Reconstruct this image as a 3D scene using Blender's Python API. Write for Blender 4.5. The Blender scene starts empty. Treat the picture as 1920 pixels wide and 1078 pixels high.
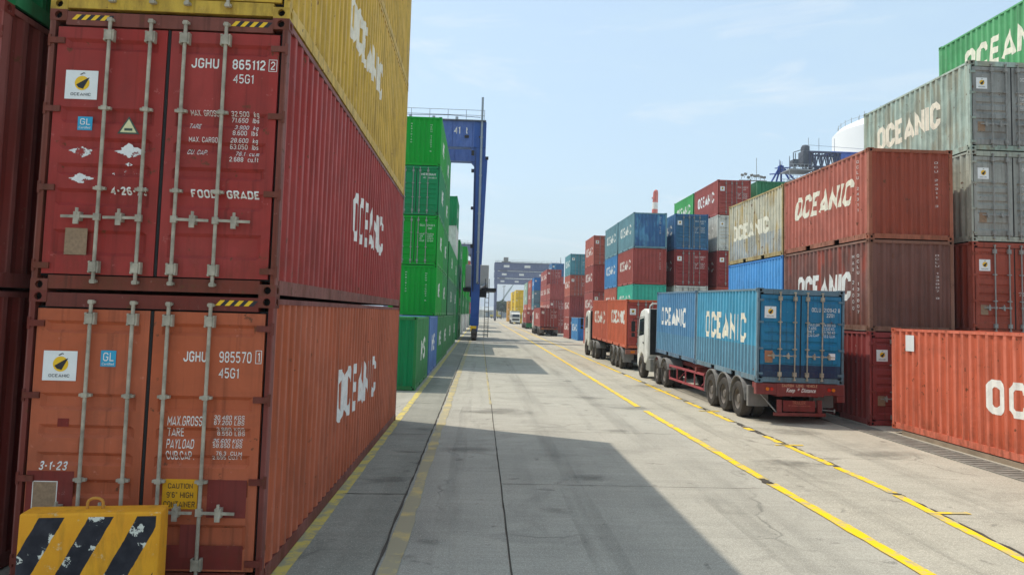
import bpy, bmesh, math, random
from mathutils import Vector, Matrix
random.seed(7)
R = math.radians
scene = bpy.context.scene
COL = scene.collection

# ------------------------------------------------------------------ camera
cam_d = bpy.data.cameras.new('camera')
cam = bpy.data.objects.new('camera', cam_d); COL.objects.link(cam)
YAW, PITCH, ROLL, CAM_H = 0.0391, 0.0737, 0.0282, 2.7862
fw = Vector((math.sin(YAW)*math.cos(PITCH), math.cos(YAW)*math.cos(PITCH), math.sin(PITCH)))
r0 = Vector((math.cos(YAW), -math.sin(YAW), 0)); u0 = r0.cross(fw)
rr = r0*math.cos(ROLL)+u0*math.sin(ROLL); uu = -r0*math.sin(ROLL)+u0*math.cos(ROLL)
m = Matrix((rr, uu, -fw)).transposed().to_4x4(); m.translation = Vector((0, 0, CAM_H))
cam.matrix_world = m
cam_d.sensor_width = 36; cam_d.lens = 36*1443.38/1920; cam_d.shift_y = -56.58/1920
cam_d.clip_start = 0.1; cam_d.clip_end = 6000
scene.camera = cam

# ------------------------------------------------------------------ sky, sun, exposure
SUN = Vector((-5.07, 2.84, 11.58)).normalized()
elev = math.asin(SUN.z); azim = math.atan2(SUN.x, SUN.y)
world = bpy.data.worlds.new('World'); scene.world = world; world.use_nodes = True
wn = world.node_tree.nodes; wl = world.node_tree.links
bg = wn['Background']; sky = wn.new('ShaderNodeTexSky'); sky.sky_type = 'NISHITA'
sky.sun_disc = False; sky.sun_elevation = elev; sky.sun_rotation = azim % (2*math.pi)
sky.altitude = 0; sky.air_density = 1.15; sky.dust_density = 2.5; sky.ozone_density = 1.6
bg.inputs['Strength'].default_value = 0.15
# thin high haze veil with faint wisps over the clear sky
vm = wn.new('ShaderNodeMix'); vm.data_type = 'RGBA'; vm.inputs[7].default_value = (2.95, 3.85, 4.45, 1)
tc = wn.new('ShaderNodeTexCoord'); mp = wn.new('ShaderNodeMapping'); mp.inputs['Scale'].default_value = (1.2, 1.2, 5)
nz = wn.new('ShaderNodeTexNoise'); nz.inputs['Scale'].default_value = 2.2; nz.inputs['Detail'].default_value = 6; nz.inputs['Roughness'].default_value = .6
mr = wn.new('ShaderNodeMapRange'); mr.inputs[1].default_value = .35; mr.inputs[2].default_value = .75; mr.inputs[3].default_value = .52; mr.inputs[4].default_value = .80
wl.new(tc.outputs['Generated'], mp.inputs[0]); wl.new(mp.outputs[0], nz.inputs['Vector']); wl.new(nz.outputs['Fac'], mr.inputs[0]); wl.new(mr.outputs[0], vm.inputs[0])
wl.new(sky.outputs[0], vm.inputs[6])
cm = wn.new('ShaderNodeMix'); cm.data_type = 'RGBA'; cm.inputs[7].default_value = (4.3, 4.55, 4.7, 1)
mp2 = wn.new('ShaderNodeMapping'); mp2.inputs['Scale'].default_value = (1.6, 1.6, 7.5); mp2.inputs['Location'].default_value = (.35, .2, .1)
n2 = wn.new('ShaderNodeTexNoise'); n2.inputs['Scale'].default_value = 2.6; n2.inputs['Detail'].default_value = 7; n2.inputs['Roughness'].default_value = .62; n2.inputs['Distortion'].default_value = .6
m2 = wn.new('ShaderNodeMapRange'); m2.inputs[1].default_value = .56; m2.inputs[2].default_value = .78; m2.inputs[3].default_value = 0; m2.inputs[4].default_value = .6
wl.new(tc.outputs['Generated'], mp2.inputs[0]); wl.new(mp2.outputs[0], n2.inputs['Vector']); wl.new(n2.outputs['Fac'], m2.inputs[0]); wl.new(m2.outputs[0], cm.inputs[0])
wl.new(vm.outputs[2], cm.inputs[6]); wl.new(cm.outputs[2], bg.inputs['Color'])
sun_d = bpy.data.lights.new('sun', 'SUN'); sun_d.energy = 2.35; sun_d.angle = R(0.5); sun_d.color = (1, .935, .83)
sun = bpy.data.objects.new('sun', sun_d); COL.objects.link(sun)
sun.rotation_euler = SUN.to_track_quat('Z', 'Y').to_euler()
scene.view_settings.view_transform = 'Standard'; scene.view_settings.look = 'None'
scene.view_settings.exposure = 0.55; scene.view_settings.gamma = 1
scene.cycles.max_bounces = 6; scene.cycles.diffuse_bounces = 3; scene.cycles.glossy_bounces = 2
scene.cycles.transmission_bounces = 2; scene.cycles.volume_bounces = 0

# ------------------------------------------------------------------ colour + material helpers
def lin(h):
    c = [int(h[i:i+2], 16)/255 for i in (0, 2, 4)]
    return tuple(x/12.92 if x <= .04045 else ((x+.055)/1.055)**2.4 for x in c)
def mul(c, k): return tuple(min(1, x*k) for x in c)
def mixc(a, b, t): return tuple(x*(1-t)+y*t for x, y in zip(a, b))

class NT:
    def __init__(s, name):
        s.m = bpy.data.materials.new(name); s.m.use_nodes = True
        s.t = s.m.node_tree; s.b = s.t.nodes['Principled BSDF']
    def n(s, t, **k):
        o = s.t.nodes.new(t)
        for a, v in k.items(): setattr(o, a, v)
        return o
    def l(s, a, b): s.t.links.new(a, b)
    def coord(s, scale=(1, 1, 1), rnd=True):
        tc = s.n('ShaderNodeTexCoord'); mp = s.n('ShaderNodeMapping'); mp.inputs['Scale'].default_value = scale
        s.l(tc.outputs['Object'], mp.inputs[0])
        if rnd:
            oi = s.n('ShaderNodeObjectInfo'); mu = s.n('ShaderNodeMath', operation='MULTIPLY'); mu.inputs[1].default_value = 57.0
            s.l(oi.outputs['Random'], mu.inputs[0])
            cx = s.n('ShaderNodeCombineXYZ')
            for i in range(3): s.l(mu.outputs[0], cx.inputs[i])
            s.l(cx.outputs[0], mp.inputs['Location'])
        return mp.outputs[0]
    def noise(s, vec, scale, detail=4, rough=.55, dist=0):
        o = s.n('ShaderNodeTexNoise'); o.inputs['Scale'].default_value = scale; o.inputs['Detail'].default_value = detail
        o.inputs['Roughness'].default_value = rough; o.inputs['Distortion'].default_value = dist
        s.l(vec, o.inputs['Vector']); return o.outputs['Fac']
    def ramp(s, fac, lo, hi, a=0., b=1.):
        o = s.n('ShaderNodeMapRange'); o.inputs[1].default_value = lo; o.inputs[2].default_value = hi
        o.inputs[3].default_value = a; o.inputs[4].default_value = b; s.l(fac, o.inputs[0]); return o.outputs[0]
    def mix(s, fac, a, b):
        o = s.n('ShaderNodeMix', data_type='RGBA')
        for v, i in ((fac, 0), (a, 6), (b, 7)):
            if hasattr(v, 'is_output'): s.l(v, o.inputs[i])
            elif i == 0: o.inputs[0].default_value = v
            else: o.inputs[i].default_value = (*v[:3], 1)
        return o.outputs[2]
    def bump(s, h, strength, dist):
        o = s.n('ShaderNodeBump'); o.inputs['Strength'].default_value = strength; o.inputs['Distance'].default_value = dist
        s.l(h, o.inputs['Height']); s.l(o.outputs[0], s.b.inputs['Normal'])
    def done(s, col, rough=.6, spec=.3, metal=0):
        if hasattr(col, 'is_output'): s.l(col, s.b.inputs['Base Color'])
        else: s.b.inputs['Base Color'].default_value = (*col[:3], 1)
        if hasattr(rough, 'is_output'): s.l(rough, s.b.inputs['Roughness'])
        else: s.b.inputs['Roughness'].default_value = rough
        s.b.inputs['Specular IOR Level'].default_value = spec; s.b.inputs['Metallic'].default_value = metal
        return s.m

RUST = (.13, .05, .022)
_paint = {}
def paint(hexc, wear=.5, rust=.5, split=None, patch=None, patchamt=.0, name='container paint', rough=.58, scuff_light=.6):
    """weathered steel paint; split = (local z, colour below it) for a repainted band; patch = colour of irregular old paint"""
    key = (hexc, wear, rust, split, patch, patchamt)
    if key in _paint: return _paint[key]
    t = NT(name); base = lin(hexc)
    v = t.coord(); vs = t.coord((7, 7, .45)); vf = t.coord((3, 3, .9))
    col = t.mix(t.ramp(t.noise(v, .55, 5), .35, .7), base, mixc(mul(base, 1.12), (.5, .48, .45), .09*wear))
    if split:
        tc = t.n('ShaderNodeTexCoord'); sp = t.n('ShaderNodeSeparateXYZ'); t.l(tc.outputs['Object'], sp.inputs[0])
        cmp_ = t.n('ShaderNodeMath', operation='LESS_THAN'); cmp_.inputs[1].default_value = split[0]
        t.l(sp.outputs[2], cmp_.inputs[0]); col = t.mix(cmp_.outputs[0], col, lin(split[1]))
    if patch:
        col = t.mix(t.ramp(t.noise(vf, .8, 3, .5), .52-.1*patchamt, .62-.1*patchamt, 0, .85), col, lin(patch))
    col = t.mix(t.ramp(t.noise(vs, 1.0, 4, .6), .5, .8, 0, .55*wear), col, mixc(mul(base, .45), (.06, .045, .035), .35))
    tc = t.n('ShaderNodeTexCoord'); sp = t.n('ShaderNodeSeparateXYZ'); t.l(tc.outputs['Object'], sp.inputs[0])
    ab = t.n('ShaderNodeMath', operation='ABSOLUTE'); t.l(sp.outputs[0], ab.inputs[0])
    rib = t.ramp(ab.outputs[0], 1.196, 1.206); gt = t.ramp(t.noise(t.coord((1, 1, .35)), 2.6, 5, .65), .28, .62, .12, scuff_light)
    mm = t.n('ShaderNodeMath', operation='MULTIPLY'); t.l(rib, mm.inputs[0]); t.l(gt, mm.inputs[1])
    col = t.mix(mm.outputs[0], col, mixc(mul(base, 1.6), (.55, .52, .48), .22))  # rib faces paler: scuffing plus light-and-shade contrast painted into the colour
    dust = t.ramp(t.noise(v, 1.15, 6, .70, .6), .44, .68, 0, .62*wear+.05)
    col = t.mix(dust, col, mixc(mul(base, .58), (.13, .11, .09), .22))
    drip = t.ramp(t.noise(t.coord((14, 14, .5)), 1.0, 4, .55), .56, .70, 0, .55*wear+.04)
    col = t.mix(drip, col, mixc(mul(base, .4), (.05, .035, .025), .4))
    chip = t.ramp(t.noise(v, 11, 5, .74), .64, .67, 0, .25+.4*wear)
    col = t.mix(chip, col, mixc(mul(base, 1.35), (.5, .46, .42), .25))
    rs = t.ramp(t.noise(v, 5.5, 6, .65), .70-.09*rust, .73-.09*rust, 0, .88)
    col = t.mix(rs, col, RUST)
    rs2 = t.ramp(t.noise(vs, .9, 3, .6), .70-.06*rust, .80-.06*rust, 0, .6*rust)
    col = t.mix(rs2, col, mixc(RUST, base, .35))
    low = t.ramp(sp.outputs[2], .12, .75, 1, 0); nlow = t.ramp(t.noise(t.coord((3.2, 3.2, 1.2)), 2.0, 6, .7), .46, .66, 0, .75*rust+.1)
    ml = t.n('ShaderNodeMath', operation='MULTIPLY'); t.l(low, ml.inputs[0]); t.l(nlow, ml.inputs[1])
    col = t.mix(ml.outputs[0], col, mixc(RUST, mul(base, .5), .3))
    bn = t.n('ShaderNodeMath', operation='ADD'); t.l(t.noise(v, 1.5, 3), bn.inputs[0]); b2 = t.ramp(t.noise(v, 5.0, 2), .55, .75, 0, .45); t.l(b2, bn.inputs[1])
    t.bump(bn.outputs[0], .28, .035)
    rg = t.ramp(t.noise(v, 2.2, 3), .3, .7, rough-.08, rough+.14)
    _paint[key] = t.done(col, rg, .2)
    return _paint[key]

def plain(name, c, rough=.6, spec=.3, metal=0, var=.25, scale=6):
    t = NT(name); c = lin(c) if isinstance(c, str) else c
    v = t.coord(); col = t.mix(t.ramp(t.noise(v, scale, 5, .6), .3, .72), c, mul(c, 1-var))
    return t.done(col, rough, spec, metal)

# ------------------------------------------------------------------ mesh helpers
class MB:
    def __init__(s): s.v = []; s.f = []; s.mi = []
    def add(s, vs, fs, mi=0):
        o = len(s.v); s.v += [tuple(p) for p in vs]
        for f in fs: s.f.append(tuple(i+o for i in f)); s.mi.append(mi)
        return s
    def box(s, x0, x1, y0, y1, z0, z1, mi=0):
        return s.add([(x0,y0,z0),(x1,y0,z0),(x1,y1,z0),(x0,y1,z0),(x0,y0,z1),(x1,y0,z1),(x1,y1,z1),(x0,y1,z1)],
                     [(3,2,1,0),(4,5,6,7),(0,1,5,4),(1,2,6,5),(2,3,7,6),(3,0,4,7)], mi)
    def tube(s, p0, p1, r0_, r1_=None, n=8, mi=0, cap=True):
        r1_ = r0_ if r1_ is None else r1_
        p0, p1 = Vector(p0), Vector(p1); d = (p1-p0).normalized()
        a = d.orthogonal().normalized(); b = d.cross(a); vs = []
        for p, r in ((p0, r0_), (p1, r1_)):
            for i in range(n):
                t = 2*math.pi*i/n; vs.append(p+(a*math.cos(t)+b*math.sin(t))*r)
        fs = [(i, (i+1) % n, n+(i+1) % n, n+i) for i in range(n)]
        if cap: fs += [tuple(range(n-1, -1, -1)), tuple(range(n, 2*n))]
        return s.add(vs, fs, mi)
    def beam(s, p0, p1, w, h, mi=0):
        """rectangular bar along p0-p1, w across (horizontal), h the other way"""
        p0, p1 = Vector(p0), Vector(p1); d = (p1-p0).normalized()
        up = Vector((0, 0, 1)) if abs(d.z) < .95 else Vector((0, 1, 0))
        a = d.cross(up).normalized(); b = a.cross(d).normalized(); vs = []
        for p in (p0, p1):
            for x, y in ((-1,-1),(1,-1),(1,1),(-1,1)): vs.append(p+a*x*w/2+b*y*h/2)
        return s.add(vs, [(3,2,1,0),(4,5,6,7),(0,1,5,4),(1,2,6,5),(2,3,7,6),(3,0,4,7)], mi)
    def path(s, pts, r, n=8, mi=0):
        for a, b in zip(pts, pts[1:]): s.tube(a, b, r, n=n, mi=mi)
        return s
    def prism(s, poly, x0, x1, axis='x', mi=0):
        n = len(poly)
        if axis == 'x': vs = [(x0, a, b) for a, b in poly]+[(x1, a, b) for a, b in poly]
        elif axis == 'y': vs = [(a, x0, b) for a, b in poly]+[(a, x1, b) for a, b in poly]
        else: vs = [(a, b, x0) for a, b in poly]+[(a, b, x1) for a, b in poly]
        return s.add(vs, [tuple(range(n-1,-1,-1)), tuple(range(n,2*n))]+[(i,(i+1)%n,n+(i+1)%n,n+i) for i in range(n)], mi)
    def lathe(s, prof, c, axis='x', n=24, mi=0):
        """prof = [(along, radius)]; revolve about axis through c"""
        vs = []; k = len(prof)
        for i in range(n):
            t = 2*math.pi*i/n
            for a, r in prof:
                if axis == 'x': vs.append((c[0]+a, c[1]+r*math.cos(t), c[2]+r*math.sin(t)))
                else: vs.append((c[0]+r*math.cos(t), c[1]+r*math.sin(t), c[2]+a))
        fs = []
        for i in range(n):
            j = (i+1) % n
            for q in range(k-1): fs.append((i*k+q, j*k+q, j*k+q+1, i*k+q+1))
        return s.add(vs, fs, mi)
    def mesh(s, name, slots=1, bevel=0, seg=2, smooth=False):
        me = bpy.data.meshes.new(name); me.from_pydata(s.v, [], s.f)
        for i in range(slots): me.materials.append(None)
        me.polygons.foreach_set('material_index', s.mi)
        bm = bmesh.new(); bm.from_mesh(me); bmesh.ops.recalc_face_normals(bm, faces=bm.faces)
        if bevel:
            bmesh.ops.remove_doubles(bm, verts=bm.verts, dist=1e-5)
            bmesh.ops.bevel(bm, geom=[e for e in bm.edges if len(e.link_faces) == 2 and e.calc_face_angle(0) > .3], offset=bevel, segments=seg, affect='EDGES', profile=.6)
        bm.to_mesh(me); bm.free()
        if smooth:
            me.polygons.foreach_set('use_smooth', [True]*len(me.polygons)); me.set_sharp_from_angle(angle=R(38))
        me.update(); return me

def inst(name, me, mats, parent=None, loc=(0,0,0), rot=(0,0,0)):
    o = bpy.data.objects.new(name, me); COL.objects.link(o)
    if not isinstance(mats, (list, tuple)): mats = [mats]
    for i, mt in enumerate(mats):
        o.material_slots[i].link = 'OBJECT'; o.material_slots[i].material = mt
    o.location = loc; o.rotation_euler = rot
    if parent: o.parent = parent
    return o
def tag(o, label, cat, group=None, kind=None):
    if label: o['label'] = label
    if cat: o['category'] = cat
    if group: o['group'] = group
    if kind: o['kind'] = kind
    return o
def thing(name, label, cat, loc=(0,0,0), rz=0, group=None):
    o = bpy.data.objects.new(name, None); COL.objects.link(o); o.empty_display_size = .3
    o.location = loc; o.rotation_euler = (0, 0, rz)
    return tag(o, label, cat, group)
def struct(name, me, mats, loc=(0,0,0)):
    return tag(inst(name, me, mats, None, loc), None, None, None, 'structure')
def copy_tree(o, parent=None):
    c = o.copy(); COL.objects.link(c)
    if parent: c.parent = parent
    for ch in list(o.children): copy_tree(ch, c)
    return c

# ------------------------------------------------------------------ shared materials
M_DARK = plain('dark recess', (.012, .011, .01), .8, .1)
M_RUBBER = plain('door gasket rubber', (.02, .02, .02), .7, .2)
M_ROD = plain('pale galvanised rod', lin('beb4a0'), .5, .35, 0, .55, 7)
M_RODD = plain('dull grey rod', lin('9a9a94'), .5, .4, 0, .3, 9)
def worn_white(name, c, hole=.63):
    t = NT(name); v = t.coord(); f = t.noise(v, 4.5, 5, .65); col = t.mix(t.ramp(f, .45, .75), lin(c), mul(lin(c), .72))
    t.b.inputs['Alpha'].default_value = 1
    al = t.ramp(t.noise(v, 7, 5, .7), hole, hole+.03, 1, 0); t.l(al, t.b.inputs['Alpha'])
    return t.done(col, .55, .3)
M_LET = worn_white('white lettering paint', 'f2f0e8', .73)
M_LETC = worn_white('cream lettering paint', 'f3ecd6', .72)
M_LETS = plain('white stencil paint', 'e8e6df', .55, .3, 0, .15)
M_STK = plain('white sticker', 'e9ebe8', .4, .4, 0, .1)
M_YEL = plain('yellow sticker ink', 'f0bf1c', .4, .4, 0, .1)
M_BLK = plain('black ink', (.02, .02, .025), .45, .4)
M_CYAN = plain('cyan sticker', '2aa0c8', .4, .4, 0, .15)
M_TAN = plain('tan data plate', 'a08468', .5, .3, 0, .4, 20)
M_STEEL = plain('galvanised steel', '9aa0a2', .4, .5, .6, .25)
M_GLASS = plain('dark window glass', (.02, .028, .035), .08, .6)
M_TYRE = plain('dusty tyre rubber', (.088, .078, .068), .9, .15, 0, .5, 4)
M_RIM = plain('dusty wheel rim', (.20, .175, .15), .75, .3, 0, .45, 5)
M_CHAS = plain('black chassis paint', (.022, .021, .02), .7, .3, 0, .4)
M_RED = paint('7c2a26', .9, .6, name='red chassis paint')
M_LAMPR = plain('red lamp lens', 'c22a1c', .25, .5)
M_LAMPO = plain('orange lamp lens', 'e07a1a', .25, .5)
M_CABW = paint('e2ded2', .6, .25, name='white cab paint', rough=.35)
M_GREYB = plain('grey box paint', '8d8b84', .6, .3, 0, .3)

# ------------------------------------------------------------------ text
def text2d(s, bold=0., shear=0., align='LEFT', spacing=1., line=1.):
    cu = bpy.data.curves.new('t', 'FONT'); cu.body = s; cu.size = 1; cu.offset = bold; cu.shear = shear; cu.resolution_u = 3
    cu.align_x = align; cu.space_character = spacing; cu.space_line = line; cu.fill_mode = 'FRONT'
    o = bpy.data.objects.new('t', cu); me = bpy.data.meshes.new_from_object(o)
    bpy.data.objects.remove(o); bpy.data.curves.remove(cu)
    return me
def _g(*p): return [list(q) for q in p]
_O = [(1,0),(3,0),(4,1),(4,5),(3,6),(1,6),(0,5),(0,1),(1,0)]
GLYPH = {
 'A': (4.3, _g([(-.45,-.3),(2.15,6.2),(4.75,-.3)], [(.55,1.0),(3.75,1.0)])), 'B': (4, _g([(0,0),(0,6),(3,6),(4,5.2),(4,3.9),(3.1,3.1),(4,2.2),(4,.9),(3,0),(0,0)], [(.6,3.1),(2.7,3.1)])),
 'C': (4, _g([(4,4.3),(4,5),(3,6),(1,6),(0,5),(0,1),(1,0),(3,0),(4,1),(4,1.7)])), 'D': (4, _g([(0,0),(0,6),(2.8,6),(4,4.8),(4,1.2),(2.8,0),(0,0)])),
 'E': (3.6, _g([(3.6,6),(0,6),(0,0),(3.6,0)], [(.6,3.05),(3,3.05)])), 'F': (3.6, _g([(3.6,6),(0,6),(0,-.4)], [(.6,3.05),(3,3.05)])),
 'G': (4, _g([(4,4.6),(4,5),(3,6),(1,6),(0,5),(0,1),(1,0),(3,0),(4,1),(4,2.8),(2.2,2.8)])), 'H': (4, _g([(0,-.4),(0,6.4)], [(4,-.4),(4,6.4)], [(.5,3),(3.5,3)])),
 'I': (0, _g([(0,-.4),(0,6.4)])), 'J': (3.4, _g([(3.4,6.4),(3.4,1),(2.4,0),(1,0),(0,1),(0,1.8)])), 'K': (3.8, _g([(0,-.4),(0,6.4)], [(3.8,6.4),(.5,2.6)], [(1.3,3.4),(3.8,-.4)])),
 'L': (3.4, _g([(0,6.4),(0,0),(3.4,0)])), 'M': (5, _g([(0,-.4),(0,6),(2.5,2),(5,6),(5,-.4)])), 'N': (4, _g([(0,-.4),(0,6),(4,0),(4,6.4)])),
 'O': (4, _g(_O)), 'P': (4, _g([(0,-.4),(0,6),(3,6),(4,5),(4,3.6),(3,2.7),(.5,2.7)])), 'Q': (4, _g(_O, [(2.5,1.5),(4.2,-.4)])),
 'R': (4, _g([(0,-.4),(0,6),(3,6),(4,5),(4,3.8),(3,2.9),(.5,2.9)], [(2,2.5),(4,-.4)])), 'S': (4, _g([(4,4.7),(4,5),(3,6),(1,6),(0,5),(0,3.9),(1,3.1),(3,2.9),(4,2.1),(4,1),(3,0),(1,0),(0,1),(0,1.3)])),
 'T': (4, _g([(-.3,6),(4.3,6)], [(2,5.4),(2,-.4)])), 'U': (4, _g([(0,6.4),(0,1),(1,0),(3,0),(4,1),(4,6.4)])), 'V': (4, _g([(0,6.4),(2,0),(4,6.4)])),
 'W': (5.4, _g([(0,6.4),(1.4,0),(2.7,4.4),(4,0),(5.4,6.4)])), 'X': (4, _g([(0,-.4),(4,6.4)], [(0,6.4),(4,-.4)])), 'Y': (4, _g([(0,6.4),(2,3),(4,6.4)], [(2,2.6),(2,-.4)])), 'Z': (4, _g([(0,6),(4,6),(0,0),(4,0)])),
 '0': (3.6, _g([(x*.9,y) for x,y in _O])), '1': (1.4, _g([(0,4.8),(1.4,6),(1.4,-.4)])), '2': (3.6, _g([(0,4.6),(0,5),(1,6),(2.6,6),(3.6,5),(3.6,3.8),(0,.6),(0,0),(3.8,0)])),
 '3': (3.6, _g([(0,5),(1,6),(2.6,6),(3.6,5),(3.6,4),(2.6,3.1),(1.4,3.1)], [(2.7,2.9),(3.6,2.1),(3.6,1),(2.6,0),(1,0),(0,1)])), '4': (3.8, _g([(3,-.4),(3,6),(0,1.8),(4,1.8)])),
 '5': (3.6, _g([(3.5,6),(.2,6),(0,3.3),(2.5,3.5),(3.6,2.6),(3.6,1),(2.6,0),(1,0),(0,.8)])), '6': (3.6, _g([(3.4,5.2),(2.6,6),(1,6),(0,5),(0,1),(1,0),(2.6,0),(3.6,1),(3.6,2.4),(2.6,3.3),(.5,3.3)])),
 '7': (3.6, _g([(-.2,6),(3.6,6),(1.2,-.4)])), '8': (3.6, _g([(1,3.1),(0,4),(0,5),(1,6),(2.6,6),(3.6,5),(3.6,4),(2.6,3.1),(3.6,2.2),(3.6,1),(2.6,0),(1,0),(0,1),(0,2.2),(1,3.1)], [(1.6,3.1),(2,3.1)])),
 '9': (3.6, _g([(.2,.8),(1,0),(2.6,0),(3.6,1),(3.6,5),(2.6,6),(1,6),(0,5),(0,3.7),(1,2.8),(3.1,2.8)])), '.': (0, _g([(0,-.4),(0,.4)])), '-': (2, _g([(0,3),(2,3)])), "'": (0, _g([(0,6.4),(0,4.8)])), '"': (1.4, _g([(0,6.4),(0,4.8)], [(1.4,6.4),(1.4,4.8)])),
 'k': (2.6, _g([(0,-.4),(0,6.4)], [(2.5,4),(.5,1.9)], [(1,2.2),(2.6,-.4)])), 'g': (2.8, _g([(2.8,.5),(.8,.5),(0,1.2),(0,3.2),(.8,4),(2.8,4),(2.8,-1.2),(2,-2),(.4,-2)])), 'l': (0, _g([(0,-.4),(0,6.4)])), 'b': (2.8, _g([(0,6.4),(0,0),(2,0),(2.8,.8),(2.8,3.2),(2,4),(.5,4)])),
 's': (2.6, _g([(2.6,4),(.5,4),(0,3.4),(.4,2.2),(2.2,1.9),(2.6,.7),(2.1,0),(0,0)])), 'c': (2.6, _g([(2.6,4),(.8,4),(0,3.2),(0,.8),(.8,0),(2.6,0)])), 'u': (2.6, _g([(0,4.4),(0,.8),(.8,0),(2.6,0),(2.6,4.4)])), 'm': (4, _g([(0,-.4),(0,4),(4,4),(4,-.4)], [(2,3.5),(2,-.4)])),
 'f': (1.8, _g([(1.8,6),(.6,6),(.6,-.4)], [(1,3.8),(1.8,3.8)])), 't': (1.8, _g([(.6,6),(.6,.6),(1.8,0)], [(1,4),(2,4)])), '·': (0, _g([(0,2.6),(0,3.4)])), '*': (2, _g([(0,3),(2,3)], [(1,2),(1,4)])), ' ': (1.2, [])}
def ribbon(bm, pts, hw, z):
    closed = pts[0] == pts[-1] and len(pts) > 3
    P_ = [Vector((x, y)) for x, y in (pts[:-1] if closed else pts)]; n = len(P_); A, B = [], []
    for i in range(n):
        a = P_[i-1] if (closed or i > 0) else None; b = P_[(i+1) % n] if (closed or i < n-1) else None
        d0 = (P_[i]-a).normalized() if a is not None else None; d1 = (b-P_[i]).normalized() if b is not None else None
        d0 = d0 if d0 is not None else d1; d1 = d1 if d1 is not None else d0
        n0, n1 = Vector((-d0.y, d0.x)), Vector((-d1.y, d1.x)); mm = n0+n1
        mm = mm.normalized() if mm.length > 1e-4 else n0
        k = min(1/max(mm.dot(n0), .2), 3.4)*hw
        cl = lambda q: Vector((q.x, max(-2-hw if min(y for _, y in pts) < -1 else -hw, min(6+hw, q.y))))
        A.append(cl(P_[i]+mm*k)); B.append(cl(P_[i]-mm*k))
    va = [bm.verts.new((p.x, p.y, z)) for p in A]; vb = [bm.verts.new((p.x, p.y, z)) for p in B]
    for i in range(n if closed else n-1):
        j = (i+1) % n; bm.faces.new((va[i], vb[i], vb[j], va[j]))
def strokes(s, hw, shear, align, spacing, line):
    bm = bmesh.new(); rows = s.split('\n'); adv = lambda c: GLYPH[c][0]+(1.5+2*hw*.75)*spacing
    wid = [sum(adv(c) for c in r) for r in rows]; W_ = max(wid)
    for k, r in enumerate(rows):
        x = 0 if align == 'LEFT' else ((W_-wid[k]) if align == 'RIGHT' else (W_-wid[k])/2); y0 = -k*(7.6+hw)*line
        for c in r:
            for q, st in enumerate(GLYPH[c][1]):
                n0 = len(bm.verts); ribbon(bm, st, hw, .0007*q); bm.verts.ensure_lookup_table()
                for v in bm.verts[n0:]: v.co.x += x+v.co.y*shear; v.co.y += y0
            x += adv(c)
    return bm
def fitted(s, w, h, bold=0., shear=0., align='LEFT', spacing=1., line=1.):
    """bmesh of the text in (u,v), scaled to w x h, centred on 0,0"""
    if all(c in GLYPH or c == '\n' for c in s):
        bm = strokes(s, .8 if bold >= .03 else (.6 if bold >= .015 else .46), shear, align, spacing, line)
    else:
        me = text2d(s, bold, shear, align, spacing, line)
        bm = bmesh.new(); bm.from_mesh(me); bpy.data.meshes.remove(me)
    xs = [v.co.x for v in bm.verts]; ys = [v.co.y for v in bm.verts]
    cx, cy, sx, sy = (min(xs)+max(xs))/2, (min(ys)+max(ys))/2, w/(max(xs)-min(xs)), h/(max(ys)-min(ys))
    if h == 0 or h is None: sy = sx
    for v in bm.verts: v.co = Vector(((v.co.x-cx)*sx, (v.co.y-cy)*sy, v.co.z))
    return bm
def drape(bm, ax, cuts, place):
    """cut at each crease (ax 0 = u, 1 = v), then place(u, v) -> 3D point"""
    lo = min(v.co[ax] for v in bm.verts); hi = max(v.co[ax] for v in bm.verts)
    no = Vector((1, 0, 0)) if ax == 0 else Vector((0, 1, 0))
    for c in cuts:
        if lo+1e-4 < c < hi-1e-4:
            bmesh.ops.bisect_plane(bm, geom=bm.verts[:]+bm.edges[:]+bm.faces[:], plane_co=no*c, plane_no=no, dist=1e-5)
    for v in bm.verts: v.co = Vector(place(v.co.x, v.co.y, v.co.z))
    me = bpy.data.meshes.new('lettering'); bm.to_mesh(me); bm.free(); me.materials.append(None); return me

# ------------------------------------------------------------------ containers
HW = 1.219
SP = .278
def side_profile(L):
    y = -L/2+.16; pts = [(-L/2+.09, 0.0), (y, 0.0)]; yend = L/2-.16
    n = int((yend-y)/SP); pitch = (yend-y)/n
    for i in range(n):
        a = y+i*pitch
        pts += [(a+.26*pitch, 1.0), (a+.50*pitch, 1.0), (a+.76*pitch, 0.0), (a+pitch, 0.0)]
    pts.append((L/2-.09, 0.0)); return pts
def prof_at(pts, y):
    for (a, d), (b, e) in zip(pts, pts[1:]):
        if a <= y <= b: return d if b == a else d+(e-d)*(y-a)/(b-a)
    return 0.
SD, ED, DD = .036, .045, .032          # corrugation depths: side, end, door
def end_profile():
    x = -1.07; pts = [(-1.13, 0.0), (x, 0.0)]; n = 8; p = 2*1.07/n
    for i in range(n):
        a = x+i*p; pts += [(a+.22*p, 1.), (a+.5*p, 1.), (a+.72*p, 0.), (a+p, 0.)]
    pts.append((1.13, 0.0)); return pts
EP = end_profile()
def door_profile(H):
    k = H/2.896; z0, z1 = .17, H-.18
    pts = [(z0, 0.), (z0+.1, 0.)]
    for a, b in ((.36, .62), (.86, 1.04), (1.17, 1.30), (1.44, 1.57), (1.71, 1.88), (2.475, 2.60)):
        a *= k; b *= k
        pts += [(a, 0.), (a+.035, 1.), (b-.035, 1.), (b, 0.)]
    pts += [(z1-.1, 0.), (z1, 0.)]
    return pts
_mc = {}
def cached(key, fn):
    if key not in _mc: _mc[key] = fn()
    return _mc[key]
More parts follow.
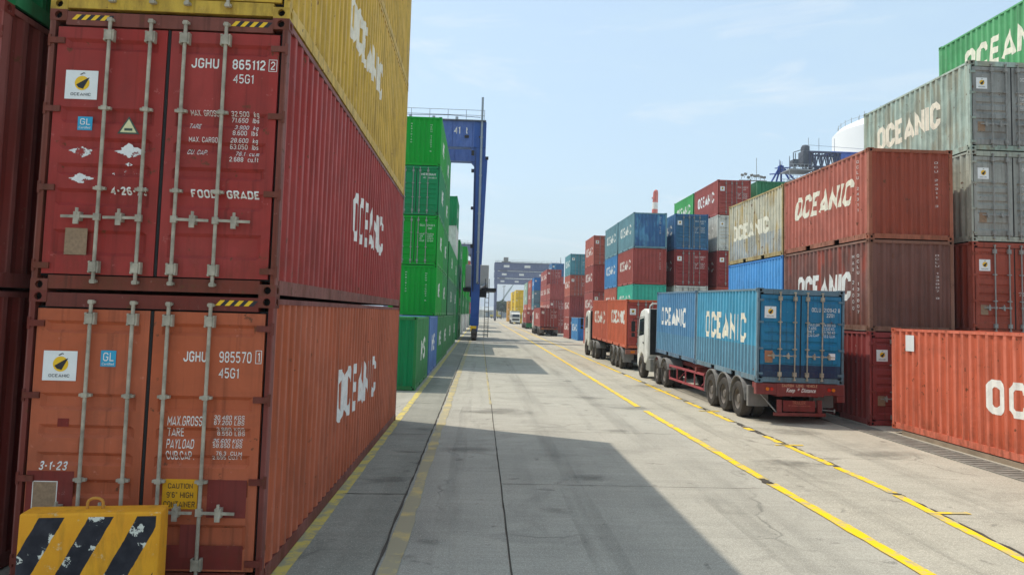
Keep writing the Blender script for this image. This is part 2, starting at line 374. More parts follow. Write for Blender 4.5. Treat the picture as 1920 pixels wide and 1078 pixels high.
def me_side(L, H):
    b = MB(); x = HW-.012; pr = side_profile(L)
    for (a, d), (c, e) in zip(pr, pr[1:]):
        b.add([(x-d*SD, a, .165), (x-e*SD, c, .165), (x-e*SD, c, H-.075), (x-d*SD, a, H-.075)], [(0,1,2,3)])
    return b.mesh('side_wall')
def me_end(L, H):
    b = MB(); y = L/2-.022
    for (a, d), (c, e) in zip(EP, EP[1:]):
        b.add([(a, y-d*ED, .15), (c, y-e*ED, .15), (c, y-e*ED, H-.1), (a, y-d*ED, H-.1)], [(0,1,2,3)])
    return b.mesh('end_wall')
def me_roof(L, H):
    b = MB(); n = int(L/.42); p = (L-.3)/n; y = -L/2+.15
    b.box(-HW+.065, HW-.065, -L/2+.08, L/2-.08, H-.07, H-.035)
    for i in range(n): b.box(-HW+.09, HW-.09, y+i*p+.06, y+i*p+.06+.2, H-.034, H-.02)
    return b.mesh('roof')
def me_frame(L, H, cast):
    b = MB(); h = L/2
    for sx in (-1, 1):
        for sy in (-1, 1):
            X = sorted((sx*(HW-.005), sx*(HW-(.062 if sy < 0 else .105))))
            Y = sorted((sy*(h-.004), sy*(h-.11))); b.box(*X, *Y, .118, H-.118)
            if cast:
                X2 = sorted((sx*HW, sx*(HW-.165))); Y2 = sorted((sy*h, sy*(h-.17)))
                for z in (0, H-.118):
                    b.box(*X2, *Y2, z, z+.118)
                    cx, cy = sx*(HW-.082), sy*(h-.085)
                    b.box(cx-.028, cx+.028, min(sy*(h-.01), sy*(h+.002)), max(sy*(h-.01), sy*(h+.002)), z+.025, z+.095, 1)
                    b.box(min(sx*(HW-.01), sx*(HW+.002)), max(sx*(HW-.01), sx*(HW+.002)), cy-.04, cy+.04, z+.025, z+.095, 1)
        X = sorted((sx*(HW-.008), sx*(HW-.062))); b.box(*X, -h+.17, h-.17, H-.08, H-.022)
        X = sorted((sx*(HW-.01), sx*(HW-.05)))
        pk = [] if L > 8 else [-1.03, 1.03]
        ys = [-h+.17]+[v for c in pk for v in (c-.18, c+.18)]+[h-.17]
        for i in range(0, len(ys), 2): b.box(*X, ys[i], ys[i+1], .02, .17)
        for c in pk: b.box(*X, c-.18, c+.18, .145, .17)
    b.box(-HW+.165, HW-.165, -h+.006, -h+.09, H-.16, H-.02); b.box(-HW+.165, HW-.165, -h+.006, -h+.09, .02, .155)
    b.box(-HW+.165, HW-.165, h-.09, h-.006, H-.11, H-.02); b.box(-HW+.165, HW-.165, h-.09, h-.006, .02, .155)
    b.box(-HW+.2, HW-.2, -h+.1, h-.1, .06, .15, 1)
    return b.mesh('frame', 2)
def me_casting():
    """corner block with an oval hole in its -y and +x faces; origin at the outer bottom corner (+x, -y)"""
    b = MB(); W, Hc = .170, .118
    b.add([(-W,0,0),(0,0,0),(0,W,0),(-W,W,0),(-W,0,Hc),(0,0,Hc),(0,W,Hc),(-W,W,Hc)], [(0,1,2,3),(4,7,6,5),(2,6,7,3),(3,7,4,0)])
    def holed(fn):
        sq = [(0,0),(.5,0),(1,0),(1,.5),(1,1),(.5,1),(0,1),(0,.5)]
        ov = [(.5+.23*math.cos(t)*1.0, .5+.34*math.sin(t)) for t in [R(225+45*i) for i in range(8)]]
        vs = [fn(u*W, v*Hc, 0) for u, v in sq]+[fn(u*W, v*Hc, 0) for u, v in ov]+[fn(u*W, v*Hc, .045) for u, v in ov]
        b.add(vs, [(i,(i+1)%8,8+(i+1)%8,8+i) for i in range(8)]+[(8+i,8+(i+1)%8,16+(i+1)%8,16+i) for i in range(8)])
        b.add([vs[16+i] for i in range(8)], [tuple(range(8))], 1)
    holed(lambda u, v, d: (-W+u, d, v)); holed(lambda u, v, d: (-d, u, v))
    return b.mesh('corner_casting', 2)
def me_door(L, H):
    """right leaf, x .02 .. 1.13 ; outer face at y = -L/2+.012"""
    b = MB(); y = -L/2+.012; x0, x1 = .02, 1.128; z0, z1 = .17, H-.18
    b.box(x0, x0+.085, y, y+.05, z0, z1); b.box(x1-.085, x1, y, y+.05, z0, z1)
    b.box(x0+.085, x1-.085, y, y+.05, z0, z0+.1); b.box(x0+.085, x1-.085, y, y+.05, z1-.1, z1)
    pr = [p for p in door_profile(H) if z0+.099 <= p[0] <= z1-.099]
    xa, xb = x0+.085, x1-.085
    for (a, d), (c, e) in zip(pr, pr[1:]):
        s = .045
        b.add([(xa+s, y+d*DD, a), (xb-s, y+d*DD, a), (xb-s, y+e*DD, c), (xa+s, y+e*DD, c)], [(0,1,2,3)])
        b.add([(xa, y, a), (xa+s, y+d*DD, a), (xa+s, y+e*DD, c), (xa, y, c)], [(0,1,2,3)])
        b.add([(xb-s, y+d*DD, a), (xb, y, a), (xb, y, c), (xb-s, y+e*DD, c)], [(0,1,2,3)])
    return b.mesh('door')
def me_gasket(L, H):
    b = MB(); y = -L/2+.045
    b.box(-1.16, 1.16, y+.02, y+.05, .15, H-.155); b.box(-.014, .014, y-.03, y+.02, .17, H-.18)
    return b.mesh('door_gasket')
def me_bar(L, H):
    b = MB(); y = -L/2-.034
    b.tube((0, y, .085), (0, y, H-.09), .0185, n=10)
    for z, s in ((.10, 1), (H-.105, -1)):
        b.box(-.034, .034, y-.008, y+.03, z-.012, z+.012); b.box(-.022, .022, y-.022, y+.02, z-.02, z+.02)
    for z in (.245, H-.27):
        b.box(-.05, -.03, y-.016, y+.04, z-.06, z+.06); b.box(.03, .05, y-.016, y+.04, z-.06, z+.06); b.box(-.03, .03, y-.026, y-.012, z-.05, z+.05)
        for zz in (-.048, .048):
            for xx in (-.042, .042): b.box(xx-.008, xx+.008, y-.024, y-.014, z+zz-.008, z+zz+.008)
    for z in (.36*H, .645*H):
        b.box(-.06, .06, y-.006, y+.036, z-.014, z+.014); b.box(-.028, .028, y-.024, y+.03, z-.022, z+.022)
    return b.mesh('locking_bar')
def me_handle(L, H, s):
    b = MB(); y = -L/2-.05; z = .75
    b.box(-.03, .03, y-.012, y+.03, z-.035, z+.035)
    b.beam((s*.02, y-.008, z), (s*.35, y-.004, z-.004), .012, .028)
    b.box(min(s*.16, s*.22), max(s*.16, s*.22), y-.02, y+.06, z-.045, z+.045); b.tube((s*.19, y-.012, z+.02), (s*.19, y-.012, z+.085), .016, n=6)
    b.box(min(s*.165, s*.215), max(s*.165, s*.215), y-.03, y-.01, z-.08, z-.03)
    return b.mesh('handle')
def me_hinge(L):
    b = MB(); y = -L/2
    b.box(-.05, .10, y-.012, y+.02, -.03, .03); b.tube((.105, y+.005, -.06), (.105, y+.005, .06), .018, n=8)
    return b.mesh('hinge')

def drape_side(L, s, txt, w, h, zc, yc, bold, shear, spacing=1., align='CENTER', line=1.):
    pr = side_profile(L); bm = fitted(txt, w, h, bold, shear, align, spacing, line)
    if s < 0: pr = [(-a, d) for a, d in reversed(pr)]      # the -x wall is the +x wall turned round
    d = -s                                 # reading direction along local y: -x wall reads towards -y
    sg = 1 if s > 0 else -1
    cuts = [sg*(a-yc) for a, _ in pr]
    return drape(bm, 0, cuts, lambda u, v, w: (s*(HW-.012+.004+w-prof_at(pr, yc+sg*u)*SD), yc+sg*u, zc+v))
def drape_door(L, H, txt, x0, x1, z0, z1, bold=.0, shear=0, spacing=1., align='LEFT', line=1.):
    pr = door_profile(H); xc, zc = (x0+x1)/2, (z0+z1)/2; bm = fitted(txt, x1-x0, z1-z0, bold, shear, align, spacing, line)
    cuts = [a-zc for a, _ in pr]
    return drape(bm, 1, cuts, lambda u, v, w: (xc+u, -L/2+.012-.004-w+prof_at(pr, zc+v)*DD*max(0, min(1, (1.043-xc-u)/.045)), zc+v))
def drape_end(L, H, txt, x0, x1, z0, z1, bold=.01, spacing=1., line=1.75):
    """on the end wall (far end in local space); seen from outside, u runs to -x"""
    xc, zc = (x0+x1)/2, (z0+z1)/2; bm = fitted(txt, x1-x0, z1-z0, bold, 0, 'CENTER', spacing, line)
    cuts = [-(a-xc) for a, _ in EP]
    return drape(bm, 0, cuts, lambda u, v, w: (xc-u, L/2-.022+.004+w-prof_at(EP, xc-u)*ED, zc+v))
def stackv(s): return '\n'.join(s)

def sticker_mesh(L, x0, x1, z0, z1):
    """logo sticker: white sheet, yellow disc, dark sail/ship mark, line of lettering"""
    b = MB(); y = -L/2+.012-.003; w, h = x1-x0, z1-z0
    b.box(x0, x1, y-.002, y, z0, z1, 0)
    cx, cz, r = x0+w*.52, z0+h*.56, w*.23
    b.add([(cx+r*math.cos(t), y-.0035, cz+r*math.sin(t)) for t in [2*math.pi*i/20 for i in range(20)]], [tuple(range(20))], 1)
    q = lambda u, v: (x0+w*u, y-.005, z0+h*v)
    b.add([q(.42,.40), q(.56,.36), q(.74,.76), q(.66,.72)], [(0,1,2,3)], 2)
    b.add([q(.34,.50), q(.42,.40), q(.66,.72)], [(0,1,2)], 2)
    b.add([q(.44,.86), q(.47,.84), q(.56,.90), q(.60,.88), q(.60,.91), q(.55,.93)], [tuple(range(6))], 2)
    me = b.mesh('logo_sticker', 3)
    bm = fitted('OCEANIC', w*.62, h*.10, .01)
    n0 = len(me.vertices)
    tb = bmesh.new(); tb.from_mesh(me)
    vm = [tb.verts.new((x0+w*.5+v.co.x, y-.005-v.co.z, z0+h*.17+v.co.y)) for v in bm.verts]
    bm.verts.index_update()
    for f in bm.faces:
        nf = tb.faces.new([vm[v.index] for v in f.verts]); nf.material_index = 2
    bm.free(); tb.to_mesh(me); tb.free(); return me

CGROUP = {}
def container(label, x0, y0, z, L, mat, H=2.591, door='near', lod=0, group='', let=None, let_mat=None, rods=None,
              endtxt=None, sticker=True, frame_mat=None, door_mat=None, vis=1, end_mat=None, doortxt=None, rot=None, doormarks=True):
    """vis = which world side carries lettering (+1: the +x wall, -1: the -x wall). door 'near' faces -y."""
    rz = 0 if door == 'near' else math.pi
    root = thing('shipping_container', label, 'shipping container', (x0+HW, y0+L/2, z), rz, group)
    if rot: root.rotation_euler = (rot[0], rot[1], rz+rot[2])
    fm = frame_mat or mat; dm = door_mat or mat; em = end_mat or mat; rm = rods or M_RODD
    ls = vis if rz == 0 else -vis
    inst('frame', cached(('fr', L, H, lod > 0), lambda: me_frame(L, H, lod > 0)), [fm, M_DARK], root)
    if lod == 0:
        cm = cached('cast', me_casting)
        for sx, sy, a in ((1,-1,0), (1,1,90), (-1,1,180), (-1,-1,270)):
            for zz in (0, H-.118): inst('corner_casting', cm, [fm, M_DARK], root, (sx*HW, sy*L/2, zz), (0, 0, R(a)))
    sm = cached(('si', L, H), lambda: me_side(L, H))
    for s in (1, -1):
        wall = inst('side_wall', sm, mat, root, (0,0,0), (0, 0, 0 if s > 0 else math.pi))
        if s == ls and let:
            key = ('let', L, s, let)
            lm = cached(key, lambda: drape_side(L, s, *let))
            lt = inst('lettering', lm, let_mat or M_LET, wall)
            if s < 0: lt.rotation_euler = (0, 0, math.pi)
    inst('end_wall', cached(('en', L, H), lambda: me_end(L, H)), em, root)
    inst('roof', cached(('ro', L, H), lambda: me_roof(L, H)), fm, root)
    inst('door_gasket', cached(('ga', L, H), lambda: me_gasket(L, H)), M_RUBBER, root)
    dmesh = cached(('do', L, H), lambda: me_door(L, H))
    if door == 'near' or lod < 2:
        for s in (-1, 1):
            if s > 0: d = inst('door', dmesh, dm, root)
            else: d = inst('door', cached(('dol', L, H), lambda: mirror_x(dmesh)), dm, root)
            if lod < 2 and door == 'near':
                for xb in (.175, .59):
                    inst('locking_bar', cached(('ba', L, H), lambda: me_bar(L, H)), rm, d, (s*xb, 0, 0))
                    if lod == 0: inst('handle', cached(('ha', L, H, s), lambda: me_handle(L, H, s)), rm, d, (s*xb, 0, 0))
                if lod == 0:
                    for zz in (.25, .36*H, .64*H, H-.33):
                        inst('hinge', cached(('hi', L, s), lambda: me_hinge(L) if s > 0 else mirror_x(me_hinge(L))), fm, d, (s*1.10, 0, zz))
            if door == 'near' and s > 0 and doormarks:
                for k, (t, a) in enumerate(doortxt or default_door(lod)):
                    inst('marking', cached(('dt', L, H, t, a), lambda: drape_door(L, H, t, *a)), M_LETS, d)
            if door == 'near' and s < 0 and sticker:
                inst('logo_sticker', cached(('st', L, H), lambda: sticker_mesh(L, -1.02, -.70, H-.82, H-.50)), [M_STK, M_YEL, M_BLK], d)
                if lod == 0: inst('data_plate', cached(('pl', L), lambda: MB().box(-.99, -.78, -L/2+.007, -L/2+.011, .55, .82).mesh('data_plate')), M_TAN, d)
    for k, (t, a) in enumerate(endtxt or ()):
        inst('marking', cached(('et', L, H, t, a), lambda: drape_end(L, H, t, *a)), M_LETS, root)
    return root
def mirror_x(me):
    c = me.copy(); bm = bmesh.new(); bm.from_mesh(c)
    for v in bm.verts: v.co.x = -v.co.x
    bmesh.ops.reverse_faces(bm, faces=bm.faces); bm.to_mesh(c); bm.free(); return c
def default_door(lod):
    if lod == 2: return ()
    r = random.Random(len(bpy.data.objects))
    n = '%06d' % r.randint(100000, 999999)
    a = (('OCLU  %s %d' % (n, r.randint(0, 9)), (.26, 1.02, 2.02, 2.12)), ('22G1', (.68, .88, 1.86, 1.96)))
    b = (('MAX.GR.\nTARE\nNET\nCU.CAP.', (.26, .52, 1.22, 1.66, .004, 0, 1., 'LEFT', 1.25)), ('30.480 KG\n2.230 KG\n28.250 KG\n33.1 CU.M', (.66, .98, 1.22, 1.66, .004, 0, 1., 'LEFT', 1.25)))
    return a+b

# lettering presets: (text, width, height, z centre, y offset, bold, shear, spacing)
OC  = ('OCEANIC', 4.1, .72, 1.47, 0., .035, 0., 1.12)
OCI = ('OCEANIC', 4.25, .76, 1.48, 0., .035, .35, 1.05)
OCW = ('OCEANIC', 4.15, .82, 1.45, 0., .03, 0., 1.12)

# ================================================================== GROUND
def grid_sheet(x0, x1, y0, y1, z):
    return MB().add([(x0,y0,z),(x1,y0,z),(x1,y1,z),(x0,y1,z)], [(0,1,2,3)])
def concrete(name, base, k=1., streak=.3):
    t = NT(name); b = mul(lin(base), k); v = t.coord(rnd=False); vy = t.coord((1.6, .035, 1), False)
    col = t.mix(t.ramp(t.noise(v, .09, 5, .6), .36, .64), b, mul(b, .74))
    col = t.mix(t.ramp(t.noise(v, .28, 5, .65, .8), .52, .66, 0, .5), col, mixc(mul(b, 1.12), (.45, .38, .27), .18))
    col = t.mix(t.ramp(t.noise(v, .8, 6, .65), .35, .75), col, mixc(mul(b, 1.18), (.5, .45, .36), .1))
    col = t.mix(t.ramp(t.noise(vy, .55, 5, .6), .45, .8, 0, streak*1.25), col, mul(b, .48))
    col = t.mix(t.ramp(t.noise(v, 1.1, 7, .7, .6), .58, .72, 0, .45), col, mul(b, .48))
    vx = t.coord((.35, 5.5, 1), False)
    col = t.mix(t.ramp(t.noise(vx, 1.3, 6, .7), .42, .72, 0, .42), col, mul(b, .58))
    col = t.mix(t.ramp(t.noise(t.coord((1.1, .05, 1), False), 1.1, 3, .5), .55, .66, 0, .30), col, mul(b, .42))
    blot = t.ramp(t.noise(v, .42, 7, .66, 1.4), .55, .62, 0, .42); col = t.mix(blot, col, mul(b, .52))
    # tyre and slab-wear grain, oil spots
    col = t.mix(t.ramp(t.noise(v, 2.1, 4, .55, .5), .655, .70, 0, .7), col, mul(b, .34))
    col = t.mix(t.ramp(t.noise(v, 24, 5, .75), .34, .68, 0, .62), col, mul(b, .5))
    col = t.mix(t.ramp(t.noise(v, 60, 2, .6), .56, .66, 0, .6), col, mul(b, 1.6))
    # hairline cracks
    vo = t.n('ShaderNodeTexVoronoi', feature='DISTANCE_TO_EDGE'); vo.inputs['Scale'].default_value = .17
    ds = t.n('ShaderNodeVectorMath', operation='ADD'); nz = t.n('ShaderNodeTexNoise'); nz.inputs['Scale'].default_value = 1.3; nz.inputs['Detail'].default_value = 5
    sc = t.n('ShaderNodeVectorMath', operation='SCALE'); sc.inputs['Scale'].default_value = .8
    t.l(v, nz.inputs['Vector']); t.l(nz.outputs['Color'], sc.inputs[0]); t.l(v, ds.inputs[0]); t.l(sc.outputs[0], ds.inputs[1]); t.l(ds.outputs[0], vo.inputs['Vector'])
    cr = t.ramp(vo.outputs['Distance'], .0, .006, .6, 0)
    gate = t.ramp(t.noise(v, .3, 3), .5, .6)
    mm = t.n('ShaderNodeMath', operation='MULTIPLY'); t.l(cr, mm.inputs[0]); t.l(gate, mm.inputs[1])
    col = t.mix(mm.outputs[0], col, mul(b, .25))
    t.bump(t.noise(v, 45, 5, .7), .35, .01)
    return t.done(col, .85, .2)
M_CONC = concrete('road concrete', 'b4ae9f')
M_CONC2 = concrete('apron concrete', '9a9789', 1., .5)
M_CONC3 = concrete('lane concrete', 'bab2a0', 1., .3)
struct('ground', grid_sheet(-2500, 2500, -200, 4500, 0).mesh('ground'), M_CONC)
struct('apron', grid_sheet(-2.0, -1.06, -4, 260, .004).mesh('apron'), M_CONC2)
struct('truck_lane', MB().add([(5.2,-4,.004),(40,-4,.004),(40,420,.004),(5.2,420,.004)], [(0,1,2,3)]).mesh('truck_lane'), M_CONC3)

def strip_mesh(pts, w, z, jit=0., step=0.4, seed=1, name='strip'):
    rg = random.Random(seed); P = [Vector((*p, 0)) for p in pts]; out = []
    for a, b in zip(P, P[1:]):
        n = max(1, int((b-a).length/step))
        out += [a.lerp(b, i/n) for i in range(n)]
    out.append(P[-1]); L_, R_ = [], []
    for i, p in enumerate(out):
        d = (out[min(i+1, len(out)-1)]-out[max(i-1, 0)]).normalized(); nn = Vector((-d.y, d.x, 0))
        j = rg.uniform(-jit, jit); ww = w/2*(1+rg.uniform(-jit, jit)*3/max(w, .05) if jit else 1)
        L_.append(p+nn*(ww+j)); R_.append(p-nn*(ww-j))
    b = MB(); n = len(out)
    vs = [(p.x, p.y, z) for p in L_]+[(p.x, p.y, z) for p in R_]
    b.add(vs, [(i, i+1, n+i+1, n+i) for i in range(n-1)])
    return b.mesh(name)
def worn_line(name, c, under, amount, sc=3.):
    t = NT(name); v = t.coord(rnd=False); f = t.noise(v, sc, 6, .7)
    al = t.ramp(f, .5-amount*.3, .62-amount*.3, 1, .12 if amount > .4 else .3)
    al2 = t.ramp(t.noise(v, 14, 4, .7), .55, .70, 1, 1-.6*amount)
    mm = t.n('ShaderNodeMath', operation='MULTIPLY'); t.l(al, mm.inputs[0]); t.l(al2, mm.inputs[1])
    col = t.mix(mm.outputs[0], mul(lin(under), .8), lin(c))
    return t.done(col, .75, .2)
M_YLINE = worn_line('yellow road paint', 'f2c814', 'aaa89e', .10)
M_YOLD = worn_line('old yellow road paint', 'cbb55c', '959690', .16)
M_YFAD = worn_line('faded yellow road paint', 'c4ae74', 'a09c8c', .36, 1.3)
M_JOINT = plain('joint filler', (.11, .095, .075), .9, .1, 0, .5, 3)
struct('road_marking', strip_mesh([(-2.03, -3), (-2.03, 200)], .17, .009, .008, .5, 1), M_YOLD)
struct('road_marking', strip_mesh([(-.90, -3), (-.86, 160)], .19, .009, .015, .5, 2), M_YFAD)
struct('road_marking', strip_mesh([(5.16, -3), (5.10, 13.2), (5.09, 13.3)], .175, .013, .006, .4, 3), M_YLINE)
struct('road_marking', strip_mesh([(5.09, 13.6), (5.05, 23.2)], .175, .013, .006, .4, 4), M_YLINE)
struct('road_marking', strip_mesh([(5.03, 24.2), (5.3, 62), (6.1, 240)], .175, .013, .006, .5, 5), M_YLINE)
YR2 = [(6.5, 7), (6.65, 9.3), (7.13, 13.4), (7.30, 16.5), (7.33, 23.2), (7.36, 36), (7.5, 72), (7.8, 200)]
def y2(y):
    for a, b in zip(YR2, YR2[1:]):
        if a[1] <= y <= b[1]: return a[0]+(b[0]-a[0])*(y-a[1])/(b[1]-a[1])
YR2 = [(6.42, 5), (6.65, 9.3), (6.98, 13.4), (7.02, 23.2), (7.1, 36), (7.3, 72), (7.8, 200)]
seg = [(6.2, 12.6), (12.75, 14.9), (15.1, 17.3), (17.7, 18.7), (19.6, 20.1), (21.2, 23.4), (24.2, 26.0), (26.8, 32.5), (33.6, 37.5), (38.6, 170)]
for k, (a, b) in enumerate(seg):
    ys = [a]+[p[1] for p in YR2 if a < p[1] < b]+[b]
    struct('road_marking', strip_mesh([(y2(y), y) for y in ys], .155, .013, .008, .4, 20+k), M_YLINE)
struct('pavement_crack', strip_mesh([(y2(y)+.11, y) for y in (5.2, 9, 12, 16, 20, 24, 30, 36, 48)], .035, .010, .02, .2, 40), M_JOINT)
for k, (a, b) in enumerate([(12.6, 12.9), (14.8, 15.2), (17.2, 17.8), (18.6, 19.8), (20.0, 21.3), (23.3, 24.3), (25.9, 26.9), (32.3, 33.8), (37.3, 38.8)]):
    struct('pavement_crack', strip_mesh([(y2(a)+.03, a), (y2(b)+.03, b)], .075, .011, .04, .10, 60+k), M_JOINT)
struct('pavement_crack', strip_mesh([(5.07, 13.25), (5.06, 13.7)], .1, .014, .03, .12, 80), M_JOINT)
for k, y in enumerate((11.45, 17.4, 23.5, 29.5)):
    struct('road_marking', strip_mesh([(6.75, y), (7.4, y+.02)], .11, .017, .004, .2, 90+k), M_YLINE)
struct('expansion_joint', strip_mesh([(-1.04, -3), (-1.06, 220)], .03, .012, .008, .35, 6), M_JOINT)
struct('expansion_joint', strip_mesh([(.43, -3), (.36, 220)], .02, .006, .004, .4, 7), M_JOINT)
struct('road_marking', strip_mesh([(.40, 24), (.33, 80)], .06, .0075, .01, .5, 8), M_YFAD)
for k, y in enumerate((6.4, 12.2, 18.0, 24, 30, 36, 42, 48, 60)):
    struct('expansion_joint', strip_mesh([(-2.0, y-.2), (-1.06, y-.15)], .022, .010, .008, .12, 100+k), M_JOINT)
    struct('expansion_joint', strip_mesh([(.42, y+.7), (5.05, y+.72)], .012, .006, .006, .25, 120+k), M_JOINT)

def stain_mat():
    t = NT('oil and rubber stain'); tc = t.n('ShaderNodeTexCoord'); ln = t.n('ShaderNodeVectorMath', operation='LENGTH'); t.l(tc.outputs['Object'], ln.inputs[0])
    v = t.coord(); ad = t.n('ShaderNodeMath', operation='ADD'); t.l(ln.outputs['Value'], ad.inputs[0]); t.l(t.ramp(t.noise(v, 1.6, 6, .7), .2, .8, -.75, .75), ad.inputs[1])
    t.l(t.ramp(ad.outputs[0], .25, .8, .24, 0), t.b.inputs['Alpha']); return t.done((.07, .062, .052), .8, .15)
M_STAIN = stain_mat()
rg = random.Random(21); disc = MB().add([(math.cos(2*math.pi*i/24)*1.4, math.sin(2*math.pi*i/24)*1.4, 0) for i in range(24)], [tuple(range(24))]).mesh('oil_stain')
st_ = [(-1.35, 15.6, .5, .22), (-.75, 9.0, .2, .09), (-.2, 16.0, 1.1, .45), (-1.3, 18.6, .55, .3), (2.2, 24.5, .28, .3), (2.75, 24.3, .28, .3), (-.55, 9.6, .25, .12), (-1.5, 13.0, .5, .4), (2.0, 13.5, .5, .35), (6.2, 15.2, .9, .5), (9.0, 16.5, 1.2, .7), (7.9, 19.6, .9, .9), (1.2, 11.2, .35, .2), (3.4, 19, .5, .35)]
for i in range(12): st_.append((rg.uniform(-1.9, 9.5), rg.uniform(20, 75), rg.uniform(.3, 1.1), rg.uniform(.3, 1.3)))
for i, (x, y, a_, b_) in enumerate(st_):
    o = struct('oil_stain', disc, M_STAIN, (x, y, .0185+.0003*i)); o.scale = (a_, b_, 1); o.rotation_euler = (0, 0, rg.uniform(-.3, .3))
M_TRK = NT('tyre track')
v_ = M_TRK.coord((2.2, .12, 1), False); M_TRK.l(M_TRK.ramp(M_TRK.noise(v_, 1.4, 5, .65), .42, .66, 0, .15), M_TRK.b.inputs['Alpha']); M_TRK = M_TRK.done((.10, .095, .085), .85, .15)
for i, (x, w_) in enumerate(((1.55, .42), (3.75, .45), (-.35, .3), (8.15, .5), (5.95, .4))):
    struct('tyre_track', strip_mesh([(x, -3), (x+.05, 40), (x-.05, 190)], w_, .0055+.0002*i, .02, 2., 200+i), M_TRK)
# drainage channel with slatted cover along the right-hand containers
b = MB(); b.box(9.98, 10.05, 2, 60, .002, .022); b.box(10.62, 10.69, 2, 60, .002, .022)
for i in range(260):
    y = 2+i*.222; b.box(10.05, 10.62, y, y+.15, .002, .016)
b.box(10.05, 10.62, 2, 60, -.02, .003, 1)
M_GRATE = plain('drain cover concrete', '8b877d', .85, .2, 0, .4, 3)
tag(inst('drain_cover', b.mesh('drain_cover', 2), [M_GRATE, M_DARK]), 'long slatted grey drain cover in the ground along the right hand containers', 'drain cover')

# ================================================================== CONTAINERS
H8, H9 = 2.591, 2.896
L20, L40 = 6.058, 12.192
GL_ = 'containers stacked along the left of the road'
GR_ = 'containers stacked along the right of the road'
# paints (colour of the sunlit steel)
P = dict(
 red=paint('9c302a', .7, .55), orange=paint('b25a38', .7, .55, scuff_light=.42), yellow=paint('cda63a', .8, .5), yellow2=paint('dcb028', .4, .2),
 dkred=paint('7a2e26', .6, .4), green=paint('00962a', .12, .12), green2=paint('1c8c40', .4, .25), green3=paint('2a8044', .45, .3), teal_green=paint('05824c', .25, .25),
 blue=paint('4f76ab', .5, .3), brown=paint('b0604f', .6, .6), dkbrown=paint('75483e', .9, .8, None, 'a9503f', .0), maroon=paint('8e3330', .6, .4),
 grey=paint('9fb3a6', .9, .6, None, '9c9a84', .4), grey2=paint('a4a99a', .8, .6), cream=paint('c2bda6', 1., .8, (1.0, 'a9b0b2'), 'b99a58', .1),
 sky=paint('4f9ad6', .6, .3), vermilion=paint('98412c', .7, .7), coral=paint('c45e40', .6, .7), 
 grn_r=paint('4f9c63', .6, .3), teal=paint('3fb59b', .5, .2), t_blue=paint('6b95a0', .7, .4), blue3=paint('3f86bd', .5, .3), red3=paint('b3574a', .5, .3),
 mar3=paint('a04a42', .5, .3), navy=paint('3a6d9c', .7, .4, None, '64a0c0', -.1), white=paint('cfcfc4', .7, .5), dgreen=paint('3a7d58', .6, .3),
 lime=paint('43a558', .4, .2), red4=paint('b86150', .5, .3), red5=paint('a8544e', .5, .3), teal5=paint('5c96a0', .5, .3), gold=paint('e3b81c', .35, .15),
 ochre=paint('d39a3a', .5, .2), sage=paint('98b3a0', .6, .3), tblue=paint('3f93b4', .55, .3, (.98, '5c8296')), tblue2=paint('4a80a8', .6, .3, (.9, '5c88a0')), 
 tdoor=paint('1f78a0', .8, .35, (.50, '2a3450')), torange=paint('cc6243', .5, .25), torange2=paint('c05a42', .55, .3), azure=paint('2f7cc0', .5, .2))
doorU = (('JGHU', (.24, .52, 2.335, 2.44, .02)), ('865112', (.66, .995, 2.335, 2.44, .015)), ('2', (1.052, 1.095, 2.345, 2.432, .01)), ('45G1', (.67, .88, 2.19, 2.285, .012)),
 ('MAX. GROSS', (.26, .545, 1.84, 1.895)), ('32.500  kg\n71.650  lbs', (.67, .955, 1.785, 1.895, .004, .1, 1, 'RIGHT', 1.1)), ('TARE', (.255, .37, 1.70, 1.755)), ('3.900  kg\n8.600  lbs', (.70, .955, 1.645, 1.755, .004, 0, 1, 'RIGHT', 1.1)),
 ('MAX. CARGO', (.26, .55, 1.56, 1.615)), ('28.600  kg\n63.050  lbs', (.67, .96, 1.505, 1.615, .004, .1, 1, 'RIGHT', 1.1)), ('CU. CAP.', (.25, .455, 1.43, 1.485)), ('76.1  cu.m\n2.688  cu.ft', (.68, .975, 1.37, 1.48, .004, 0, 1, 'RIGHT', 1.1)),
 ('FOOD', (.31, .565, .99, 1.07, .03)), ('GRADE', (.67, .995, .99, 1.07, .03)))
doorL = (('JGHU', (.335, .565, 2.22, 2.325, .015)), ('985570', (.69, 1.01, 2.22, 2.33, .008)), ('1', (1.072, 1.092, 2.235, 2.33, .008)), ('45G1', (.69, .89, 2.065, 2.165, .008)),
 ('MAX.GROSS', (.215, .56, 1.585, 1.68, .004, .12)), ('30.480 KGS\n67.200 LBS', (.67, .975, 1.60, 1.695, .004, .12, 1, 'RIGHT', 1)), ('TARE', (.213, .375, 1.475, 1.56, .004, .1)), ('3.880 KGS\n8.550 LBS', (.70, .975, 1.49, 1.575, .004, 0, 1, 'RIGHT', 1)),
 ('PAYLOAD', (.215, .49, 1.36, 1.45, .004, .15)), ('26.600 KGS\n58.650 LBS', (.67, .965, 1.375, 1.46, .004, .15, 1, 'RIGHT', 1)), ('CUB.CAP.', (.217, .485, 1.245, 1.335)), ('76.3  CU.M\n2.695 CU.FT', (.67, .965, 1.255, 1.34, .002, 0, 1, 'RIGHT', 1)))
